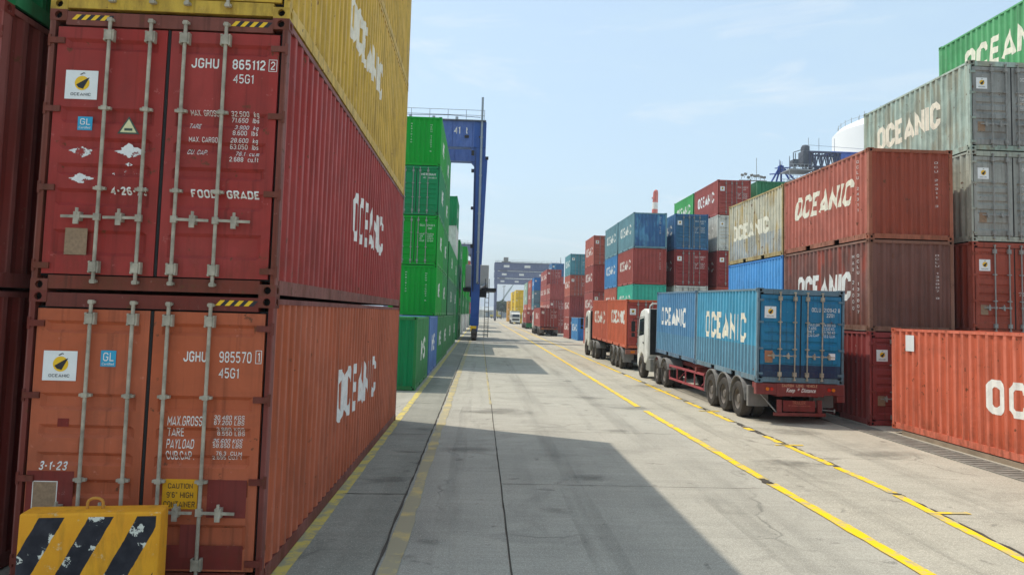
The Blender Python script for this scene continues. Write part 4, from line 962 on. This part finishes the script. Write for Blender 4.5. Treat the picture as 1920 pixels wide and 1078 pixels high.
def tractor(root, y0, cab_mat, axles, detail=True):
    """cab and tractor chassis; y0 = back of the cab, heading +y"""
    # cab shell, COE profile
    prof = [(y0, 1.02), (y0, 3.02), (y0+.18, 3.17), (y0+.9, 3.22), (y0+1.55, 3.12), (y0+1.95, 2.75), (y0+2.22, 1.95), (y0+2.26, .62), (y0+2.05, .45), (y0+1.86, .45),
            (y0+1.80, .80), (y0+1.62, 1.06), (y0+1.35, 1.16), (y0+1.05, 1.10), (y0+.82, .92), (y0+.72, .72), (y0+.30, .72)]
    cab = inst('cab', MB().prism(prof, -1.22, 1.22, 'x').mesh('cab', 1, .07, 3, True), cab_mat, root)
    for s in (-1, 1):
        b = MB(); x = s*1.226
        b.add([(x, y0+.80, 2.02), (x, y0+1.92, 1.92), (x, y0+1.70, 2.72), (x, y0+.80, 2.80)], [(0,1,2,3)])
        b.add([(x-s*.02, y0+.80, 2.02), (x-s*.02, y0+1.92, 1.92), (x-s*.02, y0+1.70, 2.72), (x-s*.02, y0+.80, 2.80)], [(3,2,1,0)])
        inst('side_window', b.mesh('side_window'), M_GLASS, root)
        b = MB()
        for p, q in (((y0+.72, .95), (y0+.72, 2.86)), ((y0+.72, 2.86), (y0+1.72, 2.80)), ((y0+1.72, 2.80), (y0+2.02, 1.95)), ((y0+2.02, 1.95), (y0+2.0, 1.1))):
            b.beam((x, p[0], p[1]), (x, q[0], q[1]), .008, .012)
        b.box(min(x, x+s*.03), max(x, x+s*.03), y0+.80, y0+.95, 1.62, 1.67)
        inst('door_seam', b.mesh('door_seam'), M_DARK, root)
        b = MB(); b.path([(s*1.2, y0+2.0, 2.75), (s*1.45, y0+2.2, 2.72), (s*1.45, y0+2.2, 1.9), (s*1.22, y0+2.1, 1.85)], .018, 6)
        b.box(min(s*1.36, s*1.54), max(s*1.36, s*1.54), y0+2.14, y0+2.22, 2.12, 2.62); b.box(min(s*1.37, s*1.53), max(s*1.37, s*1.53), y0+2.15, y0+2.22, 1.86, 2.06)
        inst('mirror', b.mesh('mirror', 1, .01, 1), M_CHAS, root)
    b = MB(); b.add([(-1.08, y0+2.30, 1.98), (1.08, y0+2.30, 1.98), (1.02, y0+1.98, 2.80), (-1.02, y0+1.98, 2.80)], [(0,1,2,3)])
    inst('windscreen', b.mesh('windscreen'), M_GLASS, root)
    b = MB(); b.box(-1.0, 1.0, y0+2.255, y0+2.285, 1.05, 1.55); 
    inst('grille', b.mesh('grille'), M_CHAS, root)
    for s in (-1, 1):
        b = MB(); b.box(s*.95-.16, s*.95+.16, y0+2.25, y0+2.29, .66, .84); inst('headlight', b.mesh('headlight', 1, .015, 2), M_STK, root)
    # cab rear wall's shade painted as a black panel, inside a white hoop
    b = MB(); b.box(-1.12, 1.12, y0-.12, y0-.06, 1.15, 3.20); b.box(-1.12, 1.12, y0-.15, y0-.12, 2.28, 2.31); b.box(-1.12, 1.12, y0-.15, y0-.12, 1.88, 1.91)
    inst('rear_shade_panel', b.mesh('rear_shade_panel'), M_CHAS, root)
    b = MB(); b.path([(-1.16, y0-.10, 1.1), (-1.16, y0-.10, 3.32), (-1.05, y0-.10, 3.44), (1.05, y0-.10, 3.44), (1.16, y0-.10, 3.32), (1.16, y0-.10, 1.1)], .03, 8)
    inst('hoop_rail', b.mesh('hoop_rail', 1, 0, 2, True), M_CABW, root)
    b = MB(); b.box(-.42, -.34, y0-4.1, y0+1.9, .72, .98); b.box(.34, .42, y0-4.1, y0+1.9, .72, .98)
    for yy in (y0-4.0, y0-2.4, y0-.6): b.box(-.34, .34, yy, yy+.1, .75, .95)
    b.box(-.5, .5, y0-3.3, y0-2.3, .98, 1.12)
    inst('tractor_chassis', b.mesh('tractor_chassis'), M_CHAS, root)
    for s in (-1, 1):
        b = MB(); X = sorted((s*1.20, s*.66)); b.box(*X, y0-.52, y0+.42, .42, .98)
        for yy in (y0-.35, y0+.2): b.box(*sorted((s*1.205, s*.655)), yy, yy+.05, .415, .985)
        inst('fuel_tank', b.mesh('fuel_tank', 1, .03, 2), M_GREYB, root)
    wheels(root, y0+1.32, False)
    for a in axles[:2]: wheels(root, a); fender(root, a, a0=20, a1=160)
def trailer(root, ya, length, rails, tail=True, guard=True, zt=1.12):
    b = MB()
    for s in (-1, 1):
        b.prism([(.1, zt-.40), (length*.6, zt-.40), (length*.72, zt-.18), (length-.2, zt-.18), (length-.2, zt-.02), (.1, zt-.02)], s*.5-.06, s*.5+.06, 'x')
    for i in range(9):
        yy = .3+i*(length-.8)/8; b.box(-.44, .44, yy, yy+.1, zt-.16, zt-.04)
    for yy in (.15, 5.9, length-.35): b.box(-1.2, 1.2, yy, yy+.18, zt-.16, zt-.01)
    inst('trailer_chassis', b.mesh('trailer_chassis'), rails, root)
    for a in ya: wheels(root, a); fender(root, a, a0=-12, a1=178)
    for s in (-1, 1): inst('mudflap', MB().box(*sorted((s*1.22, s*.65)), ya[0]-.86, ya[0]-.72, .40, .98).mesh('mudflap'), M_GREYF, root)

def truck(label, x, y, rows, red=True, yaw=0., cab=M_CABW, group='container trucks queuing on the right'):
    root = thing('container_truck', label, 'truck', (x, y, 0), yaw, group)
    trailer(root, (1.45, 2.75, 4.05), 12.3, M_RED if red else M_CHAS)
    tractor(root, 13.75, cab, (10.45, 11.8))
    if red:
        # rear bumper beam with writing
        b = MB(); b.box(-1.24, 1.24, -.06, .10, .80, 1.10); b.box(-.66, .66, -.085, -.06, .76, 1.11); b.box(1.02, 1.24, -.07, .1, .62, .80)
        bar = inst('rear_beam', b.mesh('rear_beam', 1, .008, 1), M_RED, root)
        def tx(s, x0_, x1_, z0, z1, y_, bold=.01, shear=0, mat=None):
            bm = fitted(s, x1_-x0_, z1-z0, bold, shear, 'CENTER')
            me = drape(bm, 0, [], lambda u, v, w: ((x0_+x1_)/2+u, y_-w, (z0+z1)/2+v)); inst('lettering', me, mat or M_LETS, bar)
        tx('CAUTION · LONG · VEHICLE', -.52, .46, 1.015, 1.085, -.089, .012, 0, plain('cream sign paint', 'e2b48c', .6))
        tx('Keep  *  Distance', -.40, .42, .84, .99, -.089, .012, .35)
        b = MB(); b.box(-.62, -.50, -.03, .06, .31, .66); b.box(.50, .62, -.03, .06, .31, .66); b.box(-.72, .72, -.05, .05, .22, .31)
        inst('underrun_guard', b.mesh('underrun_guard', 1, .006, 1), M_RED, root)
        for s in (-1, 1): inst('brace', MB().beam((s*.62, .03, .30), (s*.92, .5, .78), .03, .03).mesh('brace'), M_RODD, root)
        b = MB(); b.box(-.46, .44, -.01, .03, .34, .64)
        pl = inst('tail_plate', b.mesh('tail_plate', 1, .006, 1), M_RED, root)
        bm = fitted('TRAILER', .36, .09, .01); inst('lettering', drape(bm, 0, [], lambda u, v, w: (-.02+u, -.013-w, .585+v)), plain('tan sign paint', 'c07a5c', .6), pl)
        bm = fitted('for container transport only', .62, .05, .01, .2); inst('lettering', drape(bm, 0, [], lambda u, v, w: (-.0+u, -.013-w, .50+v)), plain('tan sign paint', 'b8705a', .6), pl)
        for s in (-1, 1):
            for dx, mt in ((.92, M_LAMPO), (.80, M_LAMPR)):
                b = MB(); b.lathe([(-.03, 0), (-.03, .045), (0, .05)], (0, 0, 0), 'x', 12); me = b.mesh('tail_lamp')
                inst('tail_lamp', me, mt, root, (s*dx, -.062, .95), (0, 0, R(90)))
        b = MB()
        for s in (-1, 1):
            y0_, y1_ = 5.0, 9.9
            for z in (.42, .92): b.beam((s*1.16, y0_, z), (s*1.16, y1_, z), .04, .08)
            for i in range(5): b.beam((s*1.16, y0_+.03+i*(y1_-y0_-.06)/4, .42), (s*1.16, y0_+.03+i*(y1_-y0_-.06)/4, .92), .04, .06)
            for i in range(2): b.beam((s*1.13, y0_+.5+i*3, .5), (s*.6, y0_+1.0+i*3, .9), .02, .02)
            inst('side_guard', b.mesh('side_guard'), PINK, root); b = MB()
        b.tube((.64, .0, .40), (.98, .0, .38), .012, n=6); b.tube((.98, 0, .33), (.98, 0, .43), .02, n=6)
        inst('coupling_lever', b.mesh('coupling_lever'), M_RODD, root)
    else:
        b = MB(); b.box(-1.22, 1.22, -.05, .10, .86, 1.10); inst('rear_beam', b.mesh('rear_beam', 1, .01, 1), paint('8f5a4a', .6, .5), root)
        for s in (-1, 1):
            b = MB(); b.box(s*.85-.12, s*.85+.12, -.08, -.05, .92, 1.04); inst('tail_lamp', b.mesh('tail_lamp', 1, .01, 1), M_LAMPO if s < 0 else M_LAMPR, root)
        b = MB(); b.box(-.9, .9, 0, .06, .42, .56); b.box(-.6, -.52, 0, .06, .56, .86); b.box(.52, .6, 0, .06, .56, .86); inst('underrun_guard', b.mesh('underrun_guard'), M_CHAS, root)
    return root
GC = 'containers carried by trucks'
T1X, T1Y = 7.62+HW, 21.05
truck('nearest truck with a white cab and red trailer carrying two blue containers', T1X, T1Y, 1, True)
TD = (('OCLU  210942 8', (.30, 1.09, 1.98, 2.09, .01)), ('2201', (.72, .93, 1.84, 1.94, .01)), ('MAX.GR.\nTARE\nNET\nCU.CAP', (.22, .56, 1.30, 1.66, .012, 0, 1, 'LEFT', 1.1)), ('24.000 KG\n2.240 KG\n21.760 KG\n33.2 CU.M', (.64, .98, 1.28, 1.66, .012, 0, 1, 'LEFT', 1.1)))
tilt = (.0175, .008, 0)
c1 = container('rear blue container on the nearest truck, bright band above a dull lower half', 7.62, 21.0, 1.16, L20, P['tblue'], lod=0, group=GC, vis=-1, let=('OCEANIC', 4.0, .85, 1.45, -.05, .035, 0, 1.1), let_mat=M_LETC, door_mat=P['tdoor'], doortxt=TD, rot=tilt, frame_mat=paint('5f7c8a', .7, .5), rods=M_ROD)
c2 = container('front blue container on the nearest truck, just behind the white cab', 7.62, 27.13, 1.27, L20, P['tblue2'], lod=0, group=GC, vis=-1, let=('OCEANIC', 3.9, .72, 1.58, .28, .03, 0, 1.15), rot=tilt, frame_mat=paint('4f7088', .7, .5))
d = [o for o in c1.children if o.name.split('.')[0] == 'door']
for dd, x0, x1, z0, z1, mt, nm_ in ((d[0], -1.0, -.78, .62, .88, plain('faded orange plate', 'b07a5a', .5), 'data_plate'), (d[1], .79, .97, .68, .85, M_STK, 'white_label')):
    b = MB(); y = -L20/2+.005; b.box(x0, x1, y, y+.004, z0, z1); inst(nm_, b.mesh(nm_), mt, dd)
truck('second truck with a white cab carrying two orange red containers', 7.72+HW, 40.6, 1, False)
container('rear orange red container on the second truck with a white door sticker', 7.72, 40.6, 1.2, L20, P['torange'], lod=1, group=GC, vis=-1, let=('OCEANIC', 4.2, .74, 1.62, -.4, .035, 0, 1.1), rot=(.012, 0, 0), door_mat=paint('a8483e', .5, .3))
container('front orange red container on the second truck, behind its cab', 7.72, 46.74, 1.27, L20, P['torange2'], lod=1, group=GC, vis=-1, let=('OCEANIC', 4.1, .78, 1.5, 0, .035, 0, 1.1), rot=(.012, 0, 0))
truck('third truck farther up the lane with a maroon container and lit red tail lamp', 8.03+HW, 103, 1, False)
container('maroon container on the third truck in the lane', 8.03, 103, 1.2, L40, P['mar3'], lod=1, group=GC, vis=-1, let=OCW)
tk = truck('fourth truck with a green trailer tail and red container', 9.0+HW, 150, 1, False)
container('red container on the fourth truck with the green trailer tail', 9.0, 150, 1.2, L40, P['mar3'], lod=2, group=GC, vis=-1, let=OCW)
b = MB(); b.box(-1.24, 1.24, -.14, -.06, .30, 1.15); inst('tail_panel', b.mesh('tail_panel'), paint('1f6b40', .4, .2), tk)
# oncoming white truck, facing the camera
tw = thing('container_truck', 'oncoming white truck facing the camera between the yellow containers', 'truck', (10.2, 236, 0), math.pi, 'container trucks queuing on the right')
tractor(tw, 13.75, M_CABW, (10.45, 11.8)); trailer(tw, (1.45, 2.75, 4.05), 12.3, M_CHAS)
container('white container on the oncoming white truck', 10.2-HW, 223.0, 1.2, L40, P['white'], lod=2, group=GC, vis=-1)

# ================================================================== CRANES
M_CBLUE = paint('2a5296', .4, .2, name='crane blue paint')
M_CGREY = paint('4c5878', .4, .2, name='crane slate paint')
def rtg(root, mat, near=True, sign=None):
    """gantry crane spanning local x -26 .. 0, two frames at y 0 and 7.5"""
    zb, zt = 20.0, 22.75
    for y in (0, 7.5):
        for x, xt in ((-.58, -.58), (-25.4, -25.4)):
            off = .35 if (y > 0 and x > -5) else 0
            b = MB(); w = .50
            b.add([(x-w*.85,y-.45,2.2),(x+w*.85,y-.45,2.2),(x+w*.85,y+.45,2.2),(x-w*.85,y+.45,2.2),(xt-w*1.1+off,y-.6,zb+.3),(xt+w*1.05+off,y-.6,zb+.3),(xt+w*1.05+off,y+.6,zb+.3),(xt-w*1.1+off,y+.6,zb+.3)],
                  [(3,2,1,0),(4,5,6,7),(0,1,5,4),(1,2,6,5),(2,3,7,6),(3,0,4,7)])
            inst('leg', b.mesh('leg', 1, .03, 1), mat, root)
        b = MB(); b.box(-26.2, .05, y-.65, y+.65, zb, zt); 
        for i in range(12): b.box(-24.5+i*2.1, -24.44+i*2.1, y-.68, y-.65, zb+.1, zt-.1)
        b.prism([(-1.6, zb-.0), (-1.15, zb), (-1.15, zb-.5)], y-.5, y+.5, 'y')
        inst('girder', b.mesh('girder', 1, .03, 1), mat, root)
        b = MB(); yy = y-.95 if y == 0 else y+.95
        b.box(-26, .0, min(yy, yy*1), yy+.06, zt+.02, zt+.1)
        for z in (.55, 1.1): b.tube((-26, yy, zt+z), (-.15, yy, zt+z), .028, n=5)
        for i in range(14): b.tube((-.18-i*1.9, yy, zt), (-.18-i*1.9, yy, zt+1.1), .03, n=5)
        b.box(-26, .0, y-.95, y+.95, zt+.005, zt+.05); 
        for i in range(6): b.box(-3.2-i*2.4, -2.9-i*2.4, yy-.05, yy+.1, zt+.05, zt+.35)
        inst('handrail', b.mesh('handrail'), M_STEEL, root)
    for x in (-.58, -25.4):
        b = MB(); b.box(x-.45, x+.45, -1.5, 9.0, 1.55, 2.35); 
        for y in (-.6, 8.1): b.box(x-.35, x+.35, y-1.1, y+1.1, .95, 1.55); 
        inst('sill_beam', b.mesh('sill_beam', 1, .02, 1), mat, root)
        for y in (-1.25, .05, 7.45, 8.75):
            b = MB(); b.lathe([(-.3, 0), (-.3, .3), (-.28, .6), (-.2, .72), (.2, .72), (.28, .6), (.3, .3), (.3, 0)], (x, y, .72), 'x', 20)
            inst('wheel', b.mesh('wheel', 1, 0, 2, True), M_TYRE, root)
    # trolley on the girders, spreader cables
    b = MB(); b.box(-23.4, -20, -.5, 8, zt+.06, zt+.5); b.box(-22.6, -20.8, 1, 4.5, zt+.5, zt+2.2); b.tube((-22.3, 5.4, zt+1.1), (-21, 5.4, zt+1.1), .55, n=12)
    inst('trolley', b.mesh('trolley', 1, .03, 1), M_GREYB, root)
    for k, (x, z, w_, h_) in enumerate(((-1.28, 19.2, .16, .5), (-1.25, 17.4, .14, .35), (-1.2, 13.5, .12, .3), (-1.1, 9.5, .14, .4), (.2, 18.8, .16, .3))):
        inst('junction_box', MB().box(x-w_, x+w_, -.55, -.25, z, z+h_).mesh('junction_box', 1, .01, 1), M_CHAS, root)
    b = MB(); b.path([(-1.05, -.58, 20), (-1.0, -.58, 12), (-.9, -.56, 5)], .03, 5); b.path([(-.95, -.58, 20), (-.9, -.58, 12), (-.82, -.56, 5)], .025, 5); inst('cable_run', b.mesh('cable_run'), M_CHAS, root)
    b = MB(); b.path([(-26, -.95, zt+.45), (-12, -.95, zt+.3), (-4, -.95, zt+.5), (-.6, -.95, zt+.35)], .03, 5); inst('festoon_cable', b.mesh('festoon_cable'), M_CHAS, root)
    # engine house and platform beside the right leg
    b = MB(); b.box(-1.7, .78, 1.5, 6.6, 5.5, 7.9); inst('engine_house', b.mesh('engine_house', 1, .04, 1), plain('pale grey house paint', 'c4c2b8', .6, .3, 0, .15, 1), root)
    b = MB(); b.box(-1.9, 1.6, 1.2, 6.9, 5.15, 5.45); b.box(-1.2, .6, 2, 6, 4.55, 5.15); inst('platform', b.mesh('platform'), M_CHAS, root)
    b = MB()
    for z in (2.4, 2.9, 3.4, 3.9, 4.4, 4.9): b.box(.45, .85, .8, .86, z, z+.05)
    b.tube((.45, .83, .3), (.45, .83, 6.4), .035, n=6); b.tube((.85, .83, .3), (.85, .83, 6.4), .035, n=6)
    for i in range(9): b.box(.45, .85, .8, .86, .4+i*.22, .44+i*.22)
    inst('ladder', b.mesh('ladder'), M_CHAS, root)
    b = MB(); b.path([(-.42, -.75, 6.0), (-.42, -.75, 25.3)], .12, 8); b.path([(-.42, -.75, 6.0), (-.1, 0.9, 5.4), (.5, 1.4, 5.9)], .14, 8)
    for z in (9, 13, 17, 21): b.box(-.58, -.26, -.76, -.62, z, z+.15)
    inst('exhaust_pipe', b.mesh('exhaust_pipe', 1, 0, 2, True), M_STEEL, root)
    if near:
        me = drape(fitted('41  t', 1.45, .78, .02), 0, [], lambda u, v, w: (-2.62+u, -.69-w, 21.75+v)); inst('lettering', me, M_LETS, root)
        inst('lamp_box', MB().box(-2.2, -1.75, -.72, -.66, 20.95, 21.25).mesh('lamp_box'), M_CHAS, root); inst('lamp_box', MB().box(-.7, -.45, -.72, -.66, 21.0, 21.2).mesh('lamp_box'), M_CHAS, root)
    else:
        for x0_, x1_ in ((-22.6, -20.4), (-14.5, -12.2), (-5, -3)): inst('sign_plate', MB().box(x0_, x1_, -.72, -.66, zb+.9, zb+1.8).mesh('sign_plate'), M_LETS, root)
CG = 'rubber tyred gantry cranes'
c = thing('gantry_crane', 'tall blue gantry crane marked 41 t standing over the left containers', 'gantry crane', (0.0, 80, 0), 0, CG)
rtg(c, M_CBLUE)
b = MB(); b.box(-.95, -.35, -1.75, -1.6, .95, 1.5); inst('bumper', b.mesh('bumper'), M_YEL, c)
cf = thing('gantry_crane', 'nearest of the three slate gantry cranes far up the road', 'gantry crane', (31.2, 300, 0), 0, CG)
rtg(cf, M_CGREY, False)
for y, x, lb in ((362, 32.2, 'middle of the three slate gantry cranes far up the road'), (440, 33.6, 'farthest of the three slate gantry cranes, lowest in the photo')):
    k = copy_tree(cf); k.location = (x, y, 0); k['label'] = lb
k = copy_tree(cf); k.location = (-2.2, 225, 0); k['label'] = 'second gantry crane behind the blue one over the left row'

# quay crane boom end with platforms, far right
q = thing('quay_crane', 'dark lattice boom end of a quay crane with blue girder above the rust red container', 'crane', (0, 140, 0), 0)
M_LAT = paint('2c3654', .4, .3); 
b = MB()
def lat(xa, xb, za, zb_, n, y0_, y1_, r):
    for y in (y0_, y1_):
        b.tube((xa, y, za), (xb, y, za), r, n=5); b.tube((xa, y, zb_), (xb, y, zb_), r*1.3, n=5)
        for i in range(n):
            x0_, x1_ = xa+(xb-xa)*i/n, xa+(xb-xa)*(i+1)/n; xm = (x0_+x1_)/2
            b.tube((x0_, y, za), (xm, y, zb_), r*.7, n=4); b.tube((xm, y, zb_), (x1_, y, za), r*.7, n=4); b.tube((x0_, y, za), (x0_, y, zb_), r*.6, n=4)
    for i in range(n+1):
        x = xa+(xb-xa)*i/n; b.tube((x, y0_, za), (x, y1_, za), r*.6, n=4); b.tube((x, y0_, zb_), (x, y1_, zb_), r*.6, n=4)
lat(60.0, 66.0, 31.6, 34.3, 5, -1.5, 1.5, .17); lat(60.6, 65.6, 30.0, 31.5, 4, -1.3, 1.3, .13)
inst('lattice', b.mesh('lattice'), M_LAT, q)
b = MB(); b.box(65.9, 82, -1.6, 1.6, 31.9, 34.3); b.box(64, 82, -1.8, 1.8, 34.3, 34.5); inst('girder', b.mesh('girder', 1, .04, 1), paint('2f55a8', .4, .2), q)
b = MB(); b.box(59.0, 60.8, -1.2, 1.2, 31.9, 34.6); b.box(59.3, 60.4, -.8, .8, 34.6, 35.6); b.lathe([(0, .7), (.3, .6), (.45, 0)], (59.85, 0, 35.5), 'z', 12); b.box(57.3, 58.3, -.9, .9, 31.8, 33.0)
b.tube((57.2, -1, 30.8), (57.2, -1, 34.2), .09, n=5); b.tube((58.4, 1, 30.8), (58.4, 1, 34.6), .09, n=5)
b.tube((57.2, -1, 34.2), (59.2, -1, 34.9), .08, n=5); b.tube((57.2, -1, 31), (59.0, -1, 33.8), .06, n=5); b.tube((61, 1, 31), (59.2, 1, 33.9), .06, n=5)
inst('machine_house', b.mesh('machine_house', 1, .08, 1), paint('3c4450', .5, .4), q)
b = MB()
for z, xa, xb in ((28.6, 56.0, 63.2), (30.7, 56.0, 60.5)):
    b.box(xa, xb, -2.2, 2.2, z, z+.18)
    for y in (-2.2, 2.2):
        for dz in (.55, 1.1): b.tube((xa, y, z+dz), (xb, y, z+dz), .05, n=4)
        n = int((xb-xa)/.7)
        for i in range(n+1): b.tube((xa+i*.7, y, z), (xa+i*.7, y, z+1.1), .05, n=4)
    b.tube((xa, -2.2, z), (xa, -2.2, 33.2), .06, n=4); b.tube((xa, 2.2, z), (xa, 2.2, 33.2), .06, n=4)
b.box(59.5, 63, -1.8, 1.8, 28.9, 30.0)
for x in (61, 63, 66, 72): b.tube((x, 1.2, 34.4), (x, 1.2, 37.6 if x != 72 else 36.2), .05, n=4)
b.tube((61, 1.2, 36.2), (72, 1.2, 35.8), .04, n=4)
inst('service_platform', b.mesh('service_platform'), paint('8a8f94', .5, .4), q)
b = MB()
for x0_, x1_, sag in ((57.0, 57.6, 0), (58.2, 59.6, 0), (61.2, 61.0, 0), (62.0, 62.6, 0)): b.tube((x0_, 0, 28.6), (x1_, 0, 24.5), .06, n=4)
inst('hanging_cable', b.mesh('hanging_cable'), M_CHAS, q)
b = MB(); b.box(74, 76.5, -2, 2, 0, 32); b.box(88, 90, -2, 2, 0, 32); b.box(76, 88, -1, 1, 14, 15.5); inst('leg', b.mesh('leg', 1, .05, 1), paint('2f55a8', .4, .2), q)
a = thing('crane_mast', 'blue splayed mast head behind the dark green container top', 'crane', (57.2, 145, 2.7), 0)
b = MB(); ap = (0, 0, 30.2)
for dx, dy in ((-1.9, 0), (1.6, -1), (3.4, 0), (-.6, 1), (.5, 1)): b.tube(ap, (dx, dy, 26.8), .22, .16, n=6)
b.tube((-.2, 0, 30.2), (-.3, 0, 31.4), .06, .03, n=5); b.tube((.2, 0, 30.2), (.25, 0, 31.0), .06, .03, n=5); b.tube((-1.2, 0, 29.6), (2.0, 0, 29.9), .10, n=5)
b.tube((-2.2, 0, 28.4), (3.0, 0, 28.9), .12, n=5); b.box(-.45, .45, -.4, .4, 28.6, 30.1)
inst('mast_head', b.mesh('mast_head'), paint('2f4f9c', .4, .2), a)
b = MB(); b.box(-1.1, 1.1, -1, 1, -2.7, 26.9); inst('mast_column', b.mesh('mast_column', 1, .05, 1), paint('2f4f9c', .4, .2), a)
fl = thing('floodlight_mast', 'cluster of small floodlights on a mast above the dark green container', 'light mast', (51.6, 146, 0), 0)
b = MB(); b.tube((0, 0, 0), (0, 0, 30.2), .28, .14, n=8); b.box(-2.2, 3.2, -.1, .1, 29.8, 30.0); b.tube((1.2, 0, 29.9), (1.2, 0, 34.4), .05, n=5); inst('pole', b.mesh('pole'), M_GREYB, fl)
rg = random.Random(5)
for i in range(8):
    b = MB(); b.box(-.28, .28, -.18, .18, -.2, .25); b.tube((0, 0, -.8), (0, 0, -.1), .05, n=5)
    inst('floodlight', b.mesh('floodlight', 1, .04, 1), M_GREYB, fl, (-1.6+i*.62, 0, 30.7+rg.uniform(-.2, .5)), (rg.uniform(-.4, .4), rg.uniform(-.3, .3), 0))

# white storage tank
tk_ = thing('storage_tank', 'big white domed storage tank at upper right behind the quay crane', 'storage tank', (101.0, 175, 0), 0)
b = MB(); b.lathe([(0, 18), (47.6, 18), (49.0, 16.6), (50.2, 14.2), (51.2, 10.5), (51.8, 5), (52, 0)], (0, 0, 0), 'z', 64); inst('shell', b.mesh('shell', 1, 0, 2, True), plain('white tank paint', 'f4f4f2', .5, .3, 0, .04, .3), tk_)
b = MB()
for i in range(40):
    t_ = 2*math.pi*i/40; x, y = 16.6*math.cos(t_), 16.6*math.sin(t_); b.tube((x, y, 48.4), (x, y, 50.4), .05, n=4)
    t2 = 2*math.pi*(i+1)/40; b.tube((x, y, 50.0), (16.6*math.cos(t2), 16.6*math.sin(t2), 50.0), .03, n=4)
for i in range(14):
    t_ = 2*math.pi*i/14; b.tube((12*math.cos(t_), 12*math.sin(t_), 50.6), (12*math.cos(t_), 12*math.sin(t_), 52.8), .05, n=4)
inst('handrail', b.mesh('handrail'), M_GREYB, tk_)

# red and white boom tip
bm_ = thing('striped_chimney', 'red and white banded tapering stack leaning above the dark blue container', 'chimney', (44.1, 200, 0), 0)
segs = [(0, 20, 0), (20, 28.5, 1), (28.5, 31.4, 0), (31.4, 33.2, 1), (33.2, 36.0, 0)]
b = MB()
for a_, c_, k in segs:
    rr_ = lambda z: 1.5-.85*z/36
    b.tube((a_*.035, 0, a_), (c_*.035, 0, c_), rr_(a_), rr_(c_), 14, k)
b.tube((36*.035, 0, 36), (36*.035+.25, 0, 36.5), .6, .35, 12, 0); b.box(.2, .9, -.2, .2, 34.2, 34.5, 0)
inst('shaft', b.mesh('shaft', 2, 0, 2, True), [paint('c8685a', .4, .2), paint('e2dcd2', .4, .1)], bm_)

# distant odds and ends at the end of the road
mc = thing('mobile_crane', 'grey slanting boom of a mobile crane far at the end of the road', 'crane', (9.5, 470, 0), 0)
b = MB(); b.beam((.3, 0, 6), (9.2, 0, 19.5), .9, .9); b.beam((4, 0, 11.5), (11.5, 0, 22.8), .6, .6); inst('boom', b.mesh('boom'), paint('9aa6a4', .4, .2), mc)
b = MB(); b.box(-3.5, 3.5, -1.3, 1.3, 1.0, 2.2); b.box(-1.2, 1.4, -1.2, 1.2, 2.2, 4.2); b.beam((0, 0, 4), (.6, 0, 6.6), .8, .8); inst('carrier', b.mesh('carrier', 1, .05, 1), paint('b9a23a', .4, .2), mc)
b = MB()
for x in (-2.6, -1.2, 1.2, 2.6): b.tube((x, -1.35, .55), (x, 1.35, .55), .55, n=14)
inst('wheel_set', b.mesh('wheel_set'), M_TYRE, mc)
for i, (x, y, h) in enumerate(((13.6, 450, 19), (15.2, 520, 21))):
    p = thing('lamp_post', ['thin grey lamp post at the far end of the road, nearer one', 'thin grey lamp post at the far end of the road, farther one'][i], 'lamp post', (x, y, 0), 0, 'lamp posts far up the road')
    b = MB(); b.tube((0, 0, 0), (0, 0, h), .18, .09, n=8); inst('pole', b.mesh('pole'), M_GREYB, p)
    b = MB(); b.box(-.9, .9, -.25, .25, h, h+.2); inst('lamp_head', b.mesh('lamp_head'), M_GREYB, p)
def tree(x, y, h, lb, seed):
    root = thing('tree', lb, 'tree', (x, y, 0), 0, 'trees at the end of the road'); rg = random.Random(seed)
    b = MB(); b.tube((0, 0, 0), (.1, 0, h*.45), .3, .18, n=8)
    for i in range(6):
        t_ = 2*math.pi*i/6; b.tube((.1, 0, h*.4), (h*.25*math.cos(t_), h*.25*math.sin(t_), h*rg.uniform(.6, .8)), .12, .04, n=5)
    inst('trunk', b.mesh('trunk'), plain('bark', (.09, .07, .05), .9, .1), root)
    b = MB(); cl = [(rg.uniform(-.3, .3)*h, rg.uniform(-.3, .3)*h, rg.uniform(.5, .92)*h, rg.uniform(.10, .2)*h) for _ in range(12)]
    for i in range(1100):
        cx, cy, cz, r_ = rg.choice(cl); d_ = Vector((rg.gauss(0, 1), rg.gauss(0, 1), rg.gauss(0, .8))).normalized()*r_*rg.uniform(.5, 1.1)
        c_ = Vector((cx, cy, cz))+d_; a_ = Vector((rg.gauss(0,1), rg.gauss(0,1), rg.gauss(0,1))).normalized(); e_ = a_.orthogonal().normalized()*.35; a_ *= .3
        b.add([c_-a_-e_, c_+a_-e_, c_+a_+e_, c_-a_+e_], [(0,1,2,3)])
    t = NT('leaves'); v = t.coord(); t.done(t.mix(t.ramp(t.noise(v, 2, 3), .35, .65), (.03, .055, .02), (.07, .11, .035)), .7, .2)
    inst('crown', b.mesh('crown'), t.m, root)
tree(11.5, 420, 9.5, 'dark green tree beyond the ochre containers, left one', 1); tree(15.5, 430, 9.0, 'dark green tree beyond the ochre containers, right one', 2)
wh = thing('warehouse', 'low pale warehouse closing the far end of the road', 'warehouse', (0, 560, 0), 0)
b = MB(); b.box(-60, 60, 0, 30, 0, 5.2); inst('wall', b.mesh('wall'), paint('b9b4a4', .4, .2), wh)
b = MB(); b.prism([(-.8, 5.2), (30.8, 5.2), (15, 8.0)], -60.5, 60.5, 'x'); inst('roof', b.mesh('roof'), paint('9aa0a0', .4, .2), wh)
wd_ = MB().box(-56, -51, -.06, -.01, 0, 4).mesh('door')
for i in range(12): inst('door', wd_, paint('6f7a80', .4, .2), wh, (i*10, 0, 0))
